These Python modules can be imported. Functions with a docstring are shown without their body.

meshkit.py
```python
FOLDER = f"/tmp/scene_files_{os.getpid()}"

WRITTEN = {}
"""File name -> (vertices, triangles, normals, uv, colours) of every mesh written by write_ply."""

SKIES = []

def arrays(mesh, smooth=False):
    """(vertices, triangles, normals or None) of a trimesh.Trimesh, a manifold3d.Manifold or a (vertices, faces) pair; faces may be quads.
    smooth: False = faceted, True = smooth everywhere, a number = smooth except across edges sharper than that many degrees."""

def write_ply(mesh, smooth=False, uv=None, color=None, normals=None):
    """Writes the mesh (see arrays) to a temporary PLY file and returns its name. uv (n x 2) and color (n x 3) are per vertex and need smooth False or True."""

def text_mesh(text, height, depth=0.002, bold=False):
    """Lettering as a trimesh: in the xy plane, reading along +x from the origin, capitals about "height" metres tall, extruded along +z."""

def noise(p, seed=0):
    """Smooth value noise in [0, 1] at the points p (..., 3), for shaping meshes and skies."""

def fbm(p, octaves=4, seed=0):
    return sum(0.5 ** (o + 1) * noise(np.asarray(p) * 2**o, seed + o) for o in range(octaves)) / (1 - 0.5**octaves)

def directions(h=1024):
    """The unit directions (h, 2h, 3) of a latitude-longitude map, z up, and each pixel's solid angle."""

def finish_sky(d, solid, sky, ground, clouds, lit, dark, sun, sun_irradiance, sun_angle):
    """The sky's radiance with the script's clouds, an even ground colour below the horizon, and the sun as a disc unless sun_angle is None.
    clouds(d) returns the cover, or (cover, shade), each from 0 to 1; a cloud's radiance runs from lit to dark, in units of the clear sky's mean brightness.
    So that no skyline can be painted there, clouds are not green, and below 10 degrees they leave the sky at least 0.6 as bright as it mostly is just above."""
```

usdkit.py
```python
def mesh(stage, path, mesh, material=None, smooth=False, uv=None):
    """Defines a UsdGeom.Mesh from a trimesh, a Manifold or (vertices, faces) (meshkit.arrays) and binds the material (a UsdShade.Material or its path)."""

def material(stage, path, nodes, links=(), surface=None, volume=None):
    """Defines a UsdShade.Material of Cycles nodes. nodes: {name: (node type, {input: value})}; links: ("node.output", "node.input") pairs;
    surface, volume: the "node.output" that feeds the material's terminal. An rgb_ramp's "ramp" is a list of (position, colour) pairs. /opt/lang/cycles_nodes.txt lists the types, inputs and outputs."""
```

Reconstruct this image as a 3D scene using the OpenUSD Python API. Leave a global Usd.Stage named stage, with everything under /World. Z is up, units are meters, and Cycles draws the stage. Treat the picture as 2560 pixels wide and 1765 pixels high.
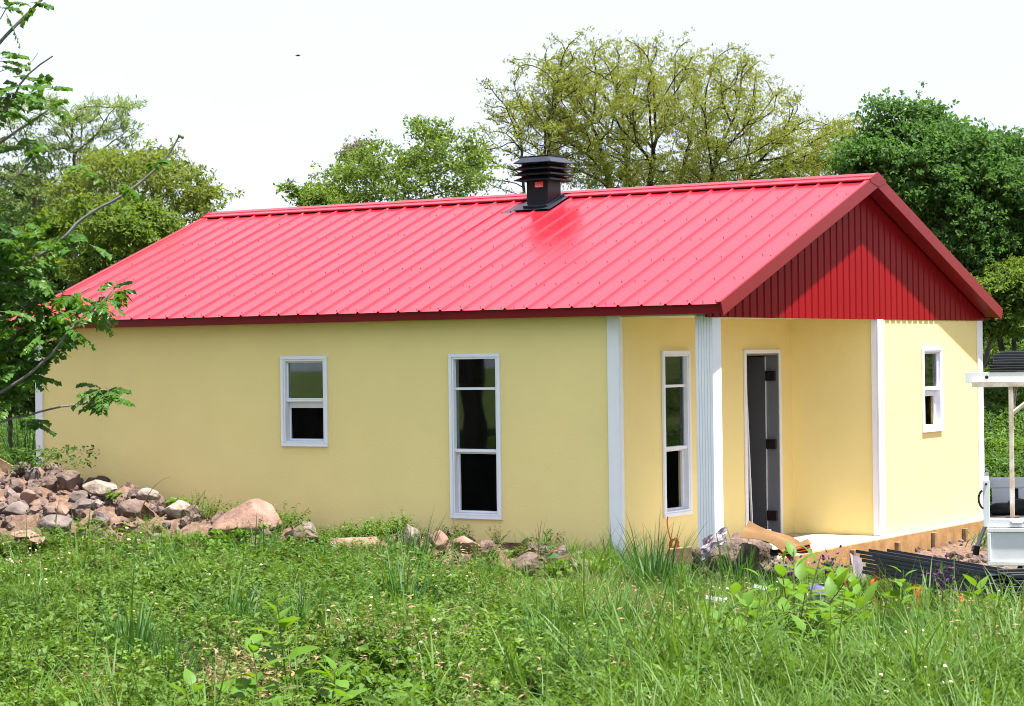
import math
import numpy as np
import trimesh
from scipy.spatial import cKDTree
from shapely.geometry import Polygon, box as sbox
import usdkit
import meshkit
from pxr import Gf, Sdf, Usd, UsdGeom, UsdLux, UsdShade, Vt

stage = Usd.Stage.CreateInMemory()
UsdGeom.SetStageUpAxis(stage, 'Z')
UsdGeom.SetStageMetersPerUnit(stage, 1.0)
WORLD = UsdGeom.Xform.Define(stage, '/World')
stage.SetDefaultPrim(WORLD.GetPrim())
UsdGeom.Scope.Define(stage, '/World/Looks')

# ------------------------------------------------------------------ camera
CAM = np.array([11.4728437, -19.77468554, 2.08395278])
YAW, PITCH, ROLL, FPX = 2.1428113719942345, 0.000561183389, -0.0136061804685, 5718.428
FW = np.array([math.cos(PITCH) * math.cos(YAW), math.cos(PITCH) * math.sin(YAW), math.sin(PITCH)])
_r = np.array([math.sin(YAW), -math.cos(YAW), 0.0])
_u = np.cross(_r, FW)
RT = _r * math.cos(ROLL) + _u * math.sin(ROLL)
UP = -_r * math.sin(ROLL) + _u * math.cos(ROLL)
EXPOSURE = 2.0
camera = UsdGeom.Camera.Define(stage, '/World/camera')
camera.AddTransformOp().Set(Gf.Matrix4d(*RT, 0, *UP, 0, *(-FW), 0, *CAM, 1))
camera.CreateHorizontalApertureAttr(36.0)
camera.CreateVerticalApertureAttr(36.0 * 706 / 1024)
camera.CreateFocalLengthAttr(36.0 * FPX / 2560)
camera.CreateClippingRangeAttr(Gf.Vec2f(0.1, 2000))
camera.CreateExposureAttr(EXPOSURE)

# ------------------------------------------------------------------ sky and sun
SUN_EL, SUN_AZ = math.radians(72.0), math.radians(3.0)            # azimuth from +x towards +y
SUN = np.array([math.cos(SUN_EL) * math.cos(SUN_AZ), math.cos(SUN_EL) * math.sin(SUN_AZ), math.sin(SUN_EL)])
sky_mat = usdkit.material(stage, '/World/Looks/sky_air', {
    'tc': ('texture_coordinate', {}),
    'map': ('mapping', {'scale': (1.0, 1.0, 2.6)}),
    'sky': ('sky_texture', {'sky_type': 'single_scattering', 'sun_disc': False, 'sun_elevation': SUN_EL,
                            'sun_rotation': math.atan2(SUN[0], SUN[1]), 'air_density': 1.0, 'aerosol_density': 2.0, 'altitude': 300.0}),
    'n': ('noise_texture', {'scale': 1.6, 'detail': 6.0, 'roughness': 0.55, 'distortion': 0.3}),
    'r': ('rgb_ramp', {'ramp': [(0.30, (0.80, 0.80, 0.80)), (0.62, (0.97, 0.97, 0.97))]}),
    'mix': ('mix_color', {'b': (2.42, 2.60, 3.15), 'use_clamp': False, 'use_clamp_result': False}),
    'bg': ('background_shader', {'strength': 0.1})},
    [('tc.generated', 'map.vector'), ('map.vector', 'n.vector'), ('n.fac', 'r.fac'), ('r.color', 'mix.fac'),
     ('sky.color', 'mix.a'), ('mix.result', 'bg.color')], surface='bg.background')
sky = UsdLux.DomeLight.Define(stage, '/World/sky')
UsdShade.MaterialBindingAPI.Apply(sky.GetPrim()).Bind(sky_mat)
sky.GetPrim().SetCustomDataByKey('kind', 'structure')
sun = UsdLux.DistantLight.Define(stage, '/World/sun')
sun.CreateNormalizeAttr(True)
sun.CreateIntensityAttr(0.94)
sun.CreateAngleAttr(1.4)
sun.CreateColorAttr(Gf.Vec3f(1.0, 0.95, 0.87))
_x = np.cross([0, 1.0, 0], SUN); _x /= np.linalg.norm(_x)
_y = np.cross(SUN, _x)
sun.AddTransformOp().Set(Gf.Matrix4d(*_x, 0, *_y, 0, *SUN, 0, 0, 0, 0, 1))


# ------------------------------------------------------------------ helpers
def at(x, y, dist):
    """The point that lies dist metres ahead of where the photographer stood, in the direction of a point of the 2560 px wide photograph."""
    return CAM + dist * (FW + RT * (x - 1280) / FPX - UP * (y - 882.5) / FPX)


def on_plane(x, y, n, d):
    v = FW + RT * (x - 1280) / FPX - UP * (y - 882.5) / FPX
    n = np.asarray(n, float)
    return CAM + v * (d - CAM @ n) / (v @ n)


RH, FH = np.array([math.sin(YAW), -math.cos(YAW)]), np.array([math.cos(YAW), math.sin(YAW)])


def site(a, t):
    """Across / ahead coordinates to world x, y."""
    a, t = np.asarray(a, float), np.asarray(t, float)
    return CAM[0] + a * RH[0] + t * FH[0], CAM[1] + a * RH[1] + t * FH[1]


used = {}


def numbered(parent, name):
    k = used.get((parent, name), 0)
    used[(parent, name)] = k + 1
    return f'{parent}/{name}' + (f'_{k:03d}' if k else '')


def path_of(o):
    return '/World' if o is None else str(o.GetPath())


def tag(o, label=None, category=None, group=None, kind=None):
    for k, v in (('label', label), ('category', category), ('group', group), ('kind', kind)):
        if v:
            o.SetCustomDataByKey(k, v)
    return o


def thing(name, label=None, category=None, loc=(0, 0, 0), rotz=0.0, group=None, kind=None, scale=None):
    x = UsdGeom.Xform.Define(stage, numbered('/World', name))
    x.AddTranslateOp().Set(Gf.Vec3d(*map(float, loc)))
    if rotz:
        x.AddRotateZOp().Set(math.degrees(rotz))
    if scale:
        x.AddScaleOp().Set(Gf.Vec3f(*([scale] * 3 if np.ndim(scale) == 0 else scale)))
    return tag(x.GetPrim(), label, category, group, kind)


def group_part(parent, name, label=None):
    return tag(UsdGeom.Xform.Define(stage, numbered(path_of(parent), name)).GetPrim(), label)


def obj(name, mesh, material, parent=None, smooth=False, label=None, category=None, group=None, kind=None):
    m = usdkit.mesh(stage, numbered(path_of(parent), name), mesh, material, smooth=smooth)
    return tag(m.GetPrim(), label, category, group, kind)


def dup(source, loc, rotz=0.0, label=None, group=None, scale=None, category=None):
    name = source.GetName()
    r = thing(name.rstrip('0123456789').rstrip('_') if name[-3:].isdigit() else name, label, category or source.GetCustomDataByKey('category'), loc, rotz, group, None, scale)
    r.GetReferences().AddInternalReference(source.GetPath())
    r.SetInstanceable(True)
    return r


def cat(parts):
    vs, fs, n = [], [], 0
    for p in parts:
        v, f = (p.vertices, p.faces) if hasattr(p, 'faces') else p
        v, f = np.asarray(v, float), np.asarray(f, int)
        if f.shape[1] == 4:
            f = np.vstack([f[:, [0, 1, 2]], f[:, [0, 2, 3]]])
        vs.append(v); fs.append(f + n); n += len(v)
    return np.vstack(vs), np.vstack(fs)


def bx(lo, hi, b=0.0):
    """Axis-aligned box, with chamfered edges if b > 0."""
    lo, hi = np.minimum(lo, hi).astype(float), np.maximum(lo, hi).astype(float)
    if b <= 0:
        c = np.array([[i, j, k] for i in (0, 1) for j in (0, 1) for k in (0, 1)], float)
        v = lo + c * (hi - lo)
        return v, np.array([[0, 1, 3], [0, 3, 2], [4, 6, 7], [4, 7, 5], [0, 4, 5], [0, 5, 1], [2, 3, 7], [2, 7, 6], [0, 2, 6], [0, 6, 4], [1, 5, 7], [1, 7, 3]])
    b = min(b, *(0.45 * (hi - lo)))
    pts = []
    for i in (0, 1):
        for j in (0, 1):
            for k in (0, 1):
                c = np.where([i, j, k], hi, lo)
                s = np.where([i, j, k], -b, b)
                for ax in range(3):
                    q = c + s; q[ax] = c[ax]
                    pts.append(q)
    h = trimesh.convex.convex_hull(np.array(pts))
    return np.array(h.vertices), np.array(h.faces)


def frame_map(mesh, o, X, Y, Z):
    v, f = mesh if isinstance(mesh, tuple) else (mesh.vertices, mesh.faces)
    v = np.asarray(v)
    return np.asarray(o) + v[:, :1] * np.asarray(X) + v[:, 1:2] * np.asarray(Y) + v[:, 2:3] * np.asarray(Z), np.asarray(f)


def extrude(poly, h):
    m = trimesh.creation.extrude_polygon(poly, h, engine='earcut')
    return np.array(m.vertices), np.array(m.faces)


def tube(points, radii, sides=7, cap=True):
    p = np.asarray(points, float)
    r = np.broadcast_to(np.asarray(radii, float), (len(p),))
    t = np.gradient(p, axis=0); t /= np.linalg.norm(t, axis=1, keepdims=True) + 1e-12
    n = np.cross(t[0], [0.3, 0.2, 1.0]); n /= np.linalg.norm(n)
    rings = []
    for i in range(len(p)):
        n = n - t[i] * (n @ t[i]); n /= np.linalg.norm(n) + 1e-12
        b = np.cross(t[i], n)
        a = np.arange(sides) * 2 * np.pi / sides
        rings.append(p[i] + r[i] * (np.cos(a)[:, None] * n + np.sin(a)[:, None] * b))
    v = np.vstack(rings + ([p[:1], p[-1:]] if cap else []))
    f = []
    for i in range(len(p) - 1):
        for k in range(sides):
            a, b = i * sides + k, i * sides + (k + 1) % sides
            f += [[a, b, b + sides], [a, b + sides, a + sides]]
    if cap:
        c0, c1, l = len(p) * sides, len(p) * sides + 1, (len(p) - 1) * sides
        for k in range(sides):
            f += [[c0, (k + 1) % sides, k], [c1, l + k, l + (k + 1) % sides]]
    return v, np.array(f)


def spline(pts, n=12):
    pts = np.asarray(pts, float)
    from scipy.interpolate import CubicSpline
    d = np.r_[0, np.cumsum(np.linalg.norm(np.diff(pts, axis=0), axis=1))]
    return CubicSpline(d, pts)(np.linspace(0, d[-1], n)) if len(pts) > 2 else pts[0] + np.linspace(0, 1, n)[:, None] * (pts[1] - pts[0])


def unit(v):
    v = np.asarray(v, float)
    return v / (np.linalg.norm(v, axis=-1, keepdims=True) + 1e-12)


def leaves(P, D, N, L, W, fold=0.25, droop=0.0):
    """Six-vertex leaves (4 triangles): base, two shoulders, tip, with a midrib fold. P, D, N: (n, 3); L, W: (n,)."""
    D = unit(D); S = unit(np.cross(D, N)); N = np.cross(S, D)
    L, W = np.broadcast_to(L, (len(P),))[:, None], np.broadcast_to(W, (len(P),))[:, None]
    mid = P + D * L * 0.48 - N * (droop * L * 0.2)
    tip = P + D * L - N * (droop * L)
    up = N * (fold * W * 0.5)
    v = np.stack([P, mid + S * W * 0.5 + up, tip, mid - S * W * 0.5 + up, mid], 1).reshape(-1, 3)
    f = np.array([[0, 1, 4], [1, 2, 4], [2, 3, 4], [3, 0, 4]])
    return v, (np.arange(len(P)) * 5)[:, None, None].repeat(4, 1).reshape(-1, 1) + np.tile(f, (len(P), 1))


def diamonds(P, D, N, L, W, fold=0.2):
    """Two-triangle leaves for foliage far off."""
    D = unit(D); S = unit(np.cross(D, N)); N = np.cross(S, D)
    L, W = np.broadcast_to(L, (len(P),))[:, None], np.broadcast_to(W, (len(P),))[:, None]
    v = np.stack([P, P + D * L * .5 + S * W * .5 + N * fold * W, P + D * L, P + D * L * .5 - S * W * .5 + N * fold * W], 1).reshape(-1, 3)
    b = np.arange(len(P)) * 4
    return v, np.stack([np.stack([b, b + 1, b + 2], 1), np.stack([b, b + 2, b + 3], 1)], 1).reshape(-1, 3)


def blades(P, D, L, W, bend, rng, seg=4):
    """Grass blades that start along D and bend over."""
    n = len(P)
    D = unit(D)
    side = unit(np.cross(D, [0, 0, 1.0]) + rng.normal(0, .05, (n, 3)))
    out = np.cross(side, D) * -1
    out = unit(out); flip = np.sign(-out[:, 2]); out = out * np.where(flip == 0, 1, flip)[:, None]
    L, W, bend = (np.broadcast_to(q, (n,))[:, None] for q in (L, W, bend))
    ts = np.linspace(0, 1, seg + 1)
    vs = []
    for t in ts:
        c = P + D * L * t + (out * 0.55 + [0, 0, -0.45]) * (bend * L * t ** 2.2)
        w = W * 0.5 * (1 - t ** 2.0) * min(1, .55 + 2 * t)
        if t < 1:
            vs += [c - side * w, c + side * w]
        else:
            vs += [c]
    v = np.stack(vs, 1)
    k = v.shape[1]
    f = []
    for s in range(seg - 1):
        a = 2 * s
        f += [[a, a + 1, a + 3], [a, a + 3, a + 2]]
    f += [[k - 3, k - 2, k - 1]]
    f = np.array(f)
    return v.reshape(-1, 3), ((np.arange(n) * k)[:, None, None] + f[None]).reshape(-1, 3)


# ------------------------------------------------------------------ materials
def mat(name, color, rough=0.5, spec=0.5, var=0.0, scale=3.0, bump=0.0, bscale=40.0, bdist=0.01, color2=None, metallic=0.0, coat=0.0, obj_space=False, detail=4.0):
    nodes = {'p': ('principled_bsdf', {'roughness': rough, 'specular_ior_level': spec, 'metallic': metallic, 'coat_weight': coat, 'base_color': color})}
    links = []
    if var or color2 is not None or bump:
        nodes['tc'] = ('texture_coordinate', {})
        nodes['geo'] = ('geometry', {})
    src = 'tc.object' if obj_space else 'geo.position'
    if var or color2 is not None:
        c = np.array(color, float)
        lo, hi = (c * (1 - var), c * (1 + var)) if color2 is None else (c, np.array(color2, float))
        nodes['n'] = ('noise_texture', {'scale': scale, 'detail': detail, 'roughness': 0.6})
        nodes['r'] = ('rgb_ramp', {'ramp': [(0.32, tuple(lo)), (0.68, tuple(hi))]})
        links += [(src, 'n.vector'), ('n.fac', 'r.fac'), ('r.color', 'p.base_color')]
    if bump:
        nodes['bn'] = ('noise_texture', {'scale': bscale, 'detail': 3.0, 'roughness': 0.6})
        nodes['b'] = ('bump', {'strength': bump, 'distance': bdist})
        links += [(src, 'bn.vector'), ('bn.fac', 'b.height'), ('b.normal', 'p.normal')]
    return usdkit.material(stage, '/World/Looks/' + name, nodes, links, surface='p.BSDF')


def leaf_mat(name, ramp, trans=0.35, rough=0.5, tcol=None, spec=0.22, pscale=0.6, pamt=0.5):
    """Leaves: a colour per leaf from random_per_island, shifted by a slow noise in space, with light passing through."""
    n = len(ramp)
    r = [(i / (n - 1), c) for i, c in enumerate(ramp)]
    t = [(i / (n - 1), tuple(np.clip(np.array(c) * (tcol or (1.5, 1.35, 0.5)), 0, .8))) for i, c in enumerate(ramp)]
    return usdkit.material(stage, '/World/Looks/' + name, {
        'g': ('geometry', {}),
        'n': ('noise_texture', {'scale': pscale, 'detail': 3.0}),
        'm': ('math', {'math_type': 'multiply_add', 'value2': pamt * 2.2, 'value3': -pamt * 1.1}),
        'a': ('math', {'math_type': 'add', 'use_clamp': True}),
        'r': ('rgb_ramp', {'ramp': r}), 't': ('rgb_ramp', {'ramp': t}),
        'p': ('principled_bsdf', {'roughness': rough, 'specular_ior_level': spec}),
        'tr': ('translucent_bsdf', {}),
        'x': ('mix_closure', {'fac': trans})},
        [('g.position', 'n.vector'), ('n.fac', 'm.value1'), ('m.value', 'a.value1'), ('g.random_per_island', 'a.value2'),
         ('a.value', 'r.fac'), ('a.value', 't.fac'), ('r.color', 'p.base_color'), ('t.color', 'tr.color'),
         ('p.BSDF', 'x.closure1'), ('tr.BSDF', 'x.closure2')], surface='x.closure')


M = {}
M['yellow'] = mat('yellow_stucco', (0.86, 0.70, 0.305), 0.85, 0.2, var=0.025, scale=1.1, bump=0.5, bscale=38, bdist=0.006)
M['roof'] = usdkit.material(stage, '/World/Looks/red_roof_metal', {
    'g': ('geometry', {}), 'o': ('object_info', {}),
    'n': ('noise_texture', {'scale': 1.4, 'detail': 5.0, 'roughness': 0.6}), 'm': ('mapping', {'scale': (3.0, 0.5, 0.5)}),
    'n2': ('noise_texture', {'scale': 1.0, 'detail': 2.0}),
    'rr': ('rgb_ramp', {'ramp': [(0.3, (0.19,) * 3), (0.7, (0.30,) * 3)]}),
    'add': ('math', {'math_type': 'multiply_add', 'value2': 0.5, 'value3': 0.0}), 'sum': ('math', {'math_type': 'multiply_add', 'value2': 0.5}),
    'c': ('rgb_ramp', {'ramp': [(0.2, (0.325, 0.010, 0.021)), (0.8, (0.385, 0.014, 0.027))]}),
    'b': ('bump', {'strength': 0.10, 'distance': 0.02}), 'p': ('principled_bsdf', {'specular_ior_level': 0.72})},
    [('g.position', 'n.vector'), ('g.position', 'm.vector'), ('m.vector', 'n2.vector'), ('n.fac', 'rr.fac'), ('rr.color', 'p.roughness'), ('o.random', 'add.value1'),
     ('n.fac', 'sum.value1'), ('add.value', 'sum.value3'), ('sum.value', 'c.fac'), ('c.color', 'p.base_color'), ('n2.fac', 'b.height'), ('b.normal', 'p.normal')], surface='p.BSDF')
M['redtrim'] = mat('red_trim_metal', (0.17, 0.006, 0.010), 0.38, 0.25, var=0.06, scale=1.2)
M['siding'] = mat('red_siding_metal', (0.22, 0.005, 0.008), 0.30, 0.04, var=0.05, scale=1.0, bump=0.02, bscale=6, bdist=0.02)
M['white'] = mat('white_trim_vinyl', (0.81, 0.81, 0.86), 0.4, 0.4, var=0.03, scale=4)
M['frame'] = mat('white_window_vinyl', (0.80, 0.81, 0.88), 0.35, 0.45, var=0.03, scale=5)
M['ceiling'] = mat('porch_ceiling_paint', (0.7, 0.66, 0.5), 0.7, 0.3, var=0.04)
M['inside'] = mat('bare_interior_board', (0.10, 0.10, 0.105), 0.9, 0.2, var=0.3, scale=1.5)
M['concrete'] = mat('pale_concrete', (0.40, 0.36, 0.30), 0.85, 0.2, color2=(0.49, 0.45, 0.39), scale=2.5, bump=0.3, bscale=50, bdist=0.004)
M['board'] = mat('raw_formwork_wood', (0.27, 0.145, 0.06), 0.8, 0.2, color2=(0.42, 0.25, 0.11), scale=6, bump=0.3, bscale=30)
M['stake'] = mat('weathered_stake_wood', (0.15, 0.10, 0.06), 0.85, 0.2, color2=(0.30, 0.2, 0.12), scale=12, bump=0.3, bscale=40)
M['black'] = mat('black_painted_sheet', (0.008, 0.009, 0.012), 0.42, 0.3, var=0.2, scale=3)
M['blackflash'] = mat('black_flashing_metal', (0.020, 0.023, 0.033), 0.28, 0.5, var=0.2, scale=4)
M['sheetmetal'] = mat('dull_dark_sheet', (0.020, 0.023, 0.030), 0.55, 0.25, var=0.3, scale=6)
M['rubber'] = mat('black_rubber', (0.012, 0.012, 0.013), 0.7, 0.3, var=0.3, scale=20, bump=0.3, bscale=60)
M['hinge'] = mat('dark_bronze_hinge', (0.02, 0.013, 0.012), 0.45, 0.5, metallic=0.4)
M['door'] = mat('grey_door_skin', (0.07, 0.072, 0.08), 0.55, 0.4, var=0.06)
M['doorjamb'] = mat('grey_jamb_metal', (0.15, 0.155, 0.17), 0.45, 0.5)
M['screw'] = mat('dark_screw_heads', (0.17, 0.015, 0.02), 0.5, 0.4)
M['sticker'] = mat('red_white_sticker', (0.62, 0.10, 0.11), 0.5, 0.4)
M['stickerw'] = mat('sticker_white_print', (0.72, 0.55, 0.55), 0.5, 0.4)
M['orange'] = mat('orange_plastic', (0.60, 0.085, 0.016), 0.45, 0.45, var=0.12, scale=8)
M['cardboard'] = mat('brown_cardboard', (0.135, 0.075, 0.034), 0.9, 0.1, color2=(0.20, 0.12, 0.058), scale=3, bump=0.15, bscale=14)
M['plasticw'] = mat('pale_plastic_film', (0.42, 0.42, 0.46), 0.35, 0.5, var=0.1, scale=5)
M['plasticg'] = mat('lilac_grey_plastic', (0.16, 0.13, 0.16), 0.5, 0.4, color2=(0.26, 0.22, 0.26), scale=6)
M['navy'] = mat('violet_bag_plastic', (0.045, 0.03, 0.14), 0.35, 0.5, color2=(0.16, 0.14, 0.26), scale=7)
M['whitepaint'] = mat('white_truck_paint', (0.66, 0.68, 0.70), 0.32, 0.5, color2=(0.74, 0.75, 0.76), scale=5, coat=0.2)
M['rackpaint'] = mat('rusty_white_rack_paint', (0.40, 0.26, 0.14), 0.55, 0.4, color2=(0.70, 0.67, 0.60), scale=7, detail=6)
M['truckbed'] = mat('dark_truck_bed', (0.07, 0.065, 0.06), 0.7, 0.3, color2=(0.16, 0.14, 0.12), scale=8)
M['steel'] = mat('galvanised_steel', (0.45, 0.46, 0.48), 0.4, 0.5, metallic=0.6, var=0.1)
M['glassdark'] = mat('dark_cab_glass', (0.02, 0.025, 0.03), 0.06, 0.6)
M['bark'] = mat('grey_brown_bark', (0.055, 0.045, 0.035), 0.9, 0.2, color2=(0.12, 0.10, 0.085), scale=9, bump=0.5, bscale=30)
M['barkdark'] = mat('dark_brown_bark', (0.030, 0.024, 0.019), 0.95, 0.1, color2=(0.075, 0.062, 0.052), scale=9)
M['barkpale'] = mat('pale_grey_bark', (0.09, 0.08, 0.08), 0.9, 0.2, color2=(0.19, 0.175, 0.17), scale=9, bump=0.4, bscale=40)
M['stem'] = mat('green_brown_stem', (0.10, 0.085, 0.035), 0.7, 0.3, color2=(0.12, 0.15, 0.04), scale=14)
M['twig'] = mat('dry_brown_twig', (0.16, 0.10, 0.06), 0.9, 0.2, var=0.3, scale=20)
M['fruit'] = mat('green_brown_fruit', (0.12, 0.13, 0.05), 0.6, 0.3, var=0.3, scale=30)
M['rock_brown'] = mat('brown_earthy_rock', (0.066, 0.045, 0.038), 0.9, 0.2, color2=(0.185, 0.132, 0.112), scale=5, bump=0.9, bscale=22, bdist=0.03, detail=7)
M['rock_grey'] = mat('lilac_grey_rock', (0.085, 0.066, 0.062), 0.9, 0.2, color2=(0.21, 0.17, 0.16), scale=6, bump=0.7, bscale=24, bdist=0.025, detail=7)
M['rock_pink'] = mat('pink_buff_rock', (0.16, 0.088, 0.068), 0.9, 0.2, color2=(0.31, 0.20, 0.155), scale=4, bump=0.6, bscale=20, bdist=0.025, detail=7)
M['rock_pale'] = mat('white_chalky_rock', (0.085, 0.06, 0.047), 0.9, 0.2, color2=(0.36, 0.30, 0.25), scale=8, bump=0.8, bscale=26, bdist=0.025, detail=7)
M['glass'] = usdkit.material(stage, '/World/Looks/window_glass', {
    'f': ('fresnel', {'IOR': 1.5}),
    't': ('transparent_bsdf', {'color': (0.80, 0.86, 0.83)}), 'g': ('glossy_bsdf', {'color': (0.95, 0.97, 0.96), 'roughness': 0.02}),
    'm': ('mix_closure', {})}, [('f.fac', 'm.fac'), ('t.BSDF', 'm.closure1'), ('g.BSDF', 'm.closure2')], surface='m.closure')
M['soil'] = usdkit.material(stage, '/World/Looks/soil', {
    'g': ('geometry', {}), 'a': ('attribute', {'attribute': 'soil'}),
    'n': ('noise_texture', {'scale': 1.1, 'detail': 6.0, 'roughness': 0.65}),
    'n2': ('noise_texture', {'scale': 14.0, 'detail': 5.0, 'roughness': 0.7}),
    'green': ('rgb_ramp', {'ramp': [(0.3, (0.045, 0.060, 0.016)), (0.55, (0.075, 0.11, 0.026)), (0.7, (0.14, 0.10, 0.055))]}),
    'dirt': ('rgb_ramp', {'ramp': [(0.25, (0.075, 0.046, 0.034)), (0.5, (0.145, 0.092, 0.068)), (0.72, (0.25, 0.17, 0.13))]}),
    'add': ('math', {'math_type': 'multiply_add', 'value2': 0.6, 'value3': -0.3}), 'add2': ('math', {'math_type': 'add', 'use_clamp': True}),
    'ramp': ('rgb_ramp', {'ramp': [(0.35, (0, 0, 0)), (0.62, (1, 1, 1))]}),
    'mix': ('mix_color', {}), 'p': ('principled_bsdf', {'roughness': 0.95, 'specular_ior_level': 0.15}),
    'b': ('bump', {'strength': 0.8, 'distance': 0.04})},
    [('g.position', 'n.vector'), ('g.position', 'n2.vector'), ('n.fac', 'green.fac'), ('n2.fac', 'dirt.fac'), ('n2.fac', 'add.value1'),
     ('add.value', 'add2.value1'), ('a.fac', 'add2.value2'), ('add2.value', 'ramp.fac'), ('ramp.color', 'mix.fac'),
     ('green.color', 'mix.a'), ('dirt.color', 'mix.b'), ('mix.result', 'p.base_color'), ('n2.fac', 'b.height'), ('b.normal', 'p.normal')], surface='p.BSDF')

M['leaf_weed'] = leaf_mat('weed_leaves', [(0.08, 0.155, 0.022), (0.14, 0.245, 0.036), (0.22, 0.345, 0.055), (0.31, 0.42, 0.09)], 0.38, pscale=0.9, pamt=.7)
M['leaf_bright'] = leaf_mat('bright_leaves', [(0.10, 0.21, 0.022), (0.15, 0.29, 0.03), (0.22, 0.36, 0.045)], 0.42, pamt=.2)
M['leaf_grass'] = leaf_mat('grass_blades', [(0.08, 0.16, 0.028), (0.135, 0.245, 0.04), (0.205, 0.33, 0.055), (0.33, 0.38, 0.12)], 0.38, pscale=.7, pamt=.3)
M['leaf_clump'] = leaf_mat('long_grass_blades', [(0.045, 0.12, 0.034), (0.07, 0.165, 0.04), (0.13, 0.24, 0.055)], 0.38, pamt=.15)
M['leaf_straw'] = leaf_mat('dry_straw', [(0.25, 0.18, 0.09), (0.40, 0.32, 0.17), (0.30, 0.17, 0.10)], 0.25, pamt=.2, tcol=(1.0, 1.0, .8))
M['leaf_hill'] = leaf_mat('hill_grass_blades', [(0.058, 0.124, 0.026), (0.098, 0.189, 0.033), (0.15, 0.26, 0.046), (0.26, 0.312, 0.078)], 0.4, pscale=.25, pamt=.45)
M['leaf_olive'] = leaf_mat('olive_yellow_leaves', [(0.175, 0.21, 0.035), (0.235, 0.27, 0.05), (0.32, 0.34, 0.09)], 0.45, tcol=(1.6, 1.5, 0.7), pscale=.5, pamt=.4)
M['leaf_moss'] = leaf_mat('moss_green_leaves', [(0.145, 0.195, 0.042), (0.205, 0.265, 0.06), (0.28, 0.345, 0.09)], 0.5, tcol=(1.6, 1.5, 0.7), pscale=.6, pamt=.5)
M['leaf_dark'] = leaf_mat('dark_tree_leaves', [(0.075, 0.16, 0.045), (0.11, 0.225, 0.06), (0.165, 0.29, 0.085)], 0.5, tcol=(1.5, 1.45, 0.7), rough=.5, spec=.2, pscale=.5, pamt=.45)
M['leaf_mid'] = leaf_mat('mid_green_leaves', [(0.1, 0.165, 0.032), (0.155, 0.24, 0.045), (0.23, 0.32, 0.075)], 0.5, tcol=(1.9, 1.7, 0.7), pscale=.5, pamt=.5)
M['leaf_fern'] = leaf_mat('feathery_leaves', [(0.13, 0.19, 0.075), (0.175, 0.24, 0.09), (0.24, 0.3, 0.115)], 0.5, tcol=(1.6, 1.5, 0.8), pscale=.4, pamt=.45)
M['leaf_near'] = leaf_mat('glossy_compound_leaves', [(0.065, 0.155, 0.028), (0.11, 0.23, 0.038), (0.21, 0.34, 0.055), (0.32, 0.41, 0.065)], 0.45, rough=.38, spec=.2, pscale=1.2, pamt=.45)
M['leaf_back'] = leaf_mat('thicket_leaves', [(0.065, 0.12, 0.034), (0.1, 0.175, 0.045), (0.15, 0.24, 0.06)], 0.45, tcol=(1.7, 1.6, 0.7), pscale=.35, pamt=.6)
M['leaf_purple'] = leaf_mat('purple_flowers', [(0.10, 0.03, 0.13), (0.20, 0.08, 0.26), (0.34, 0.22, 0.40)], 0.3, pamt=.1, tcol=(1, 1, 1))
M['leaf_grey'] = leaf_mat('withered_leaves', [(0.22, 0.17, 0.18), (0.32, 0.26, 0.26)], 0.2, pamt=.1, tcol=(1, 1, 1))
M['petal'] = mat('pale_flower_heads', (0.66, 0.52, 0.48), 0.8, 0.2, color2=(0.7, 0.62, 0.3), scale=4)

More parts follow.
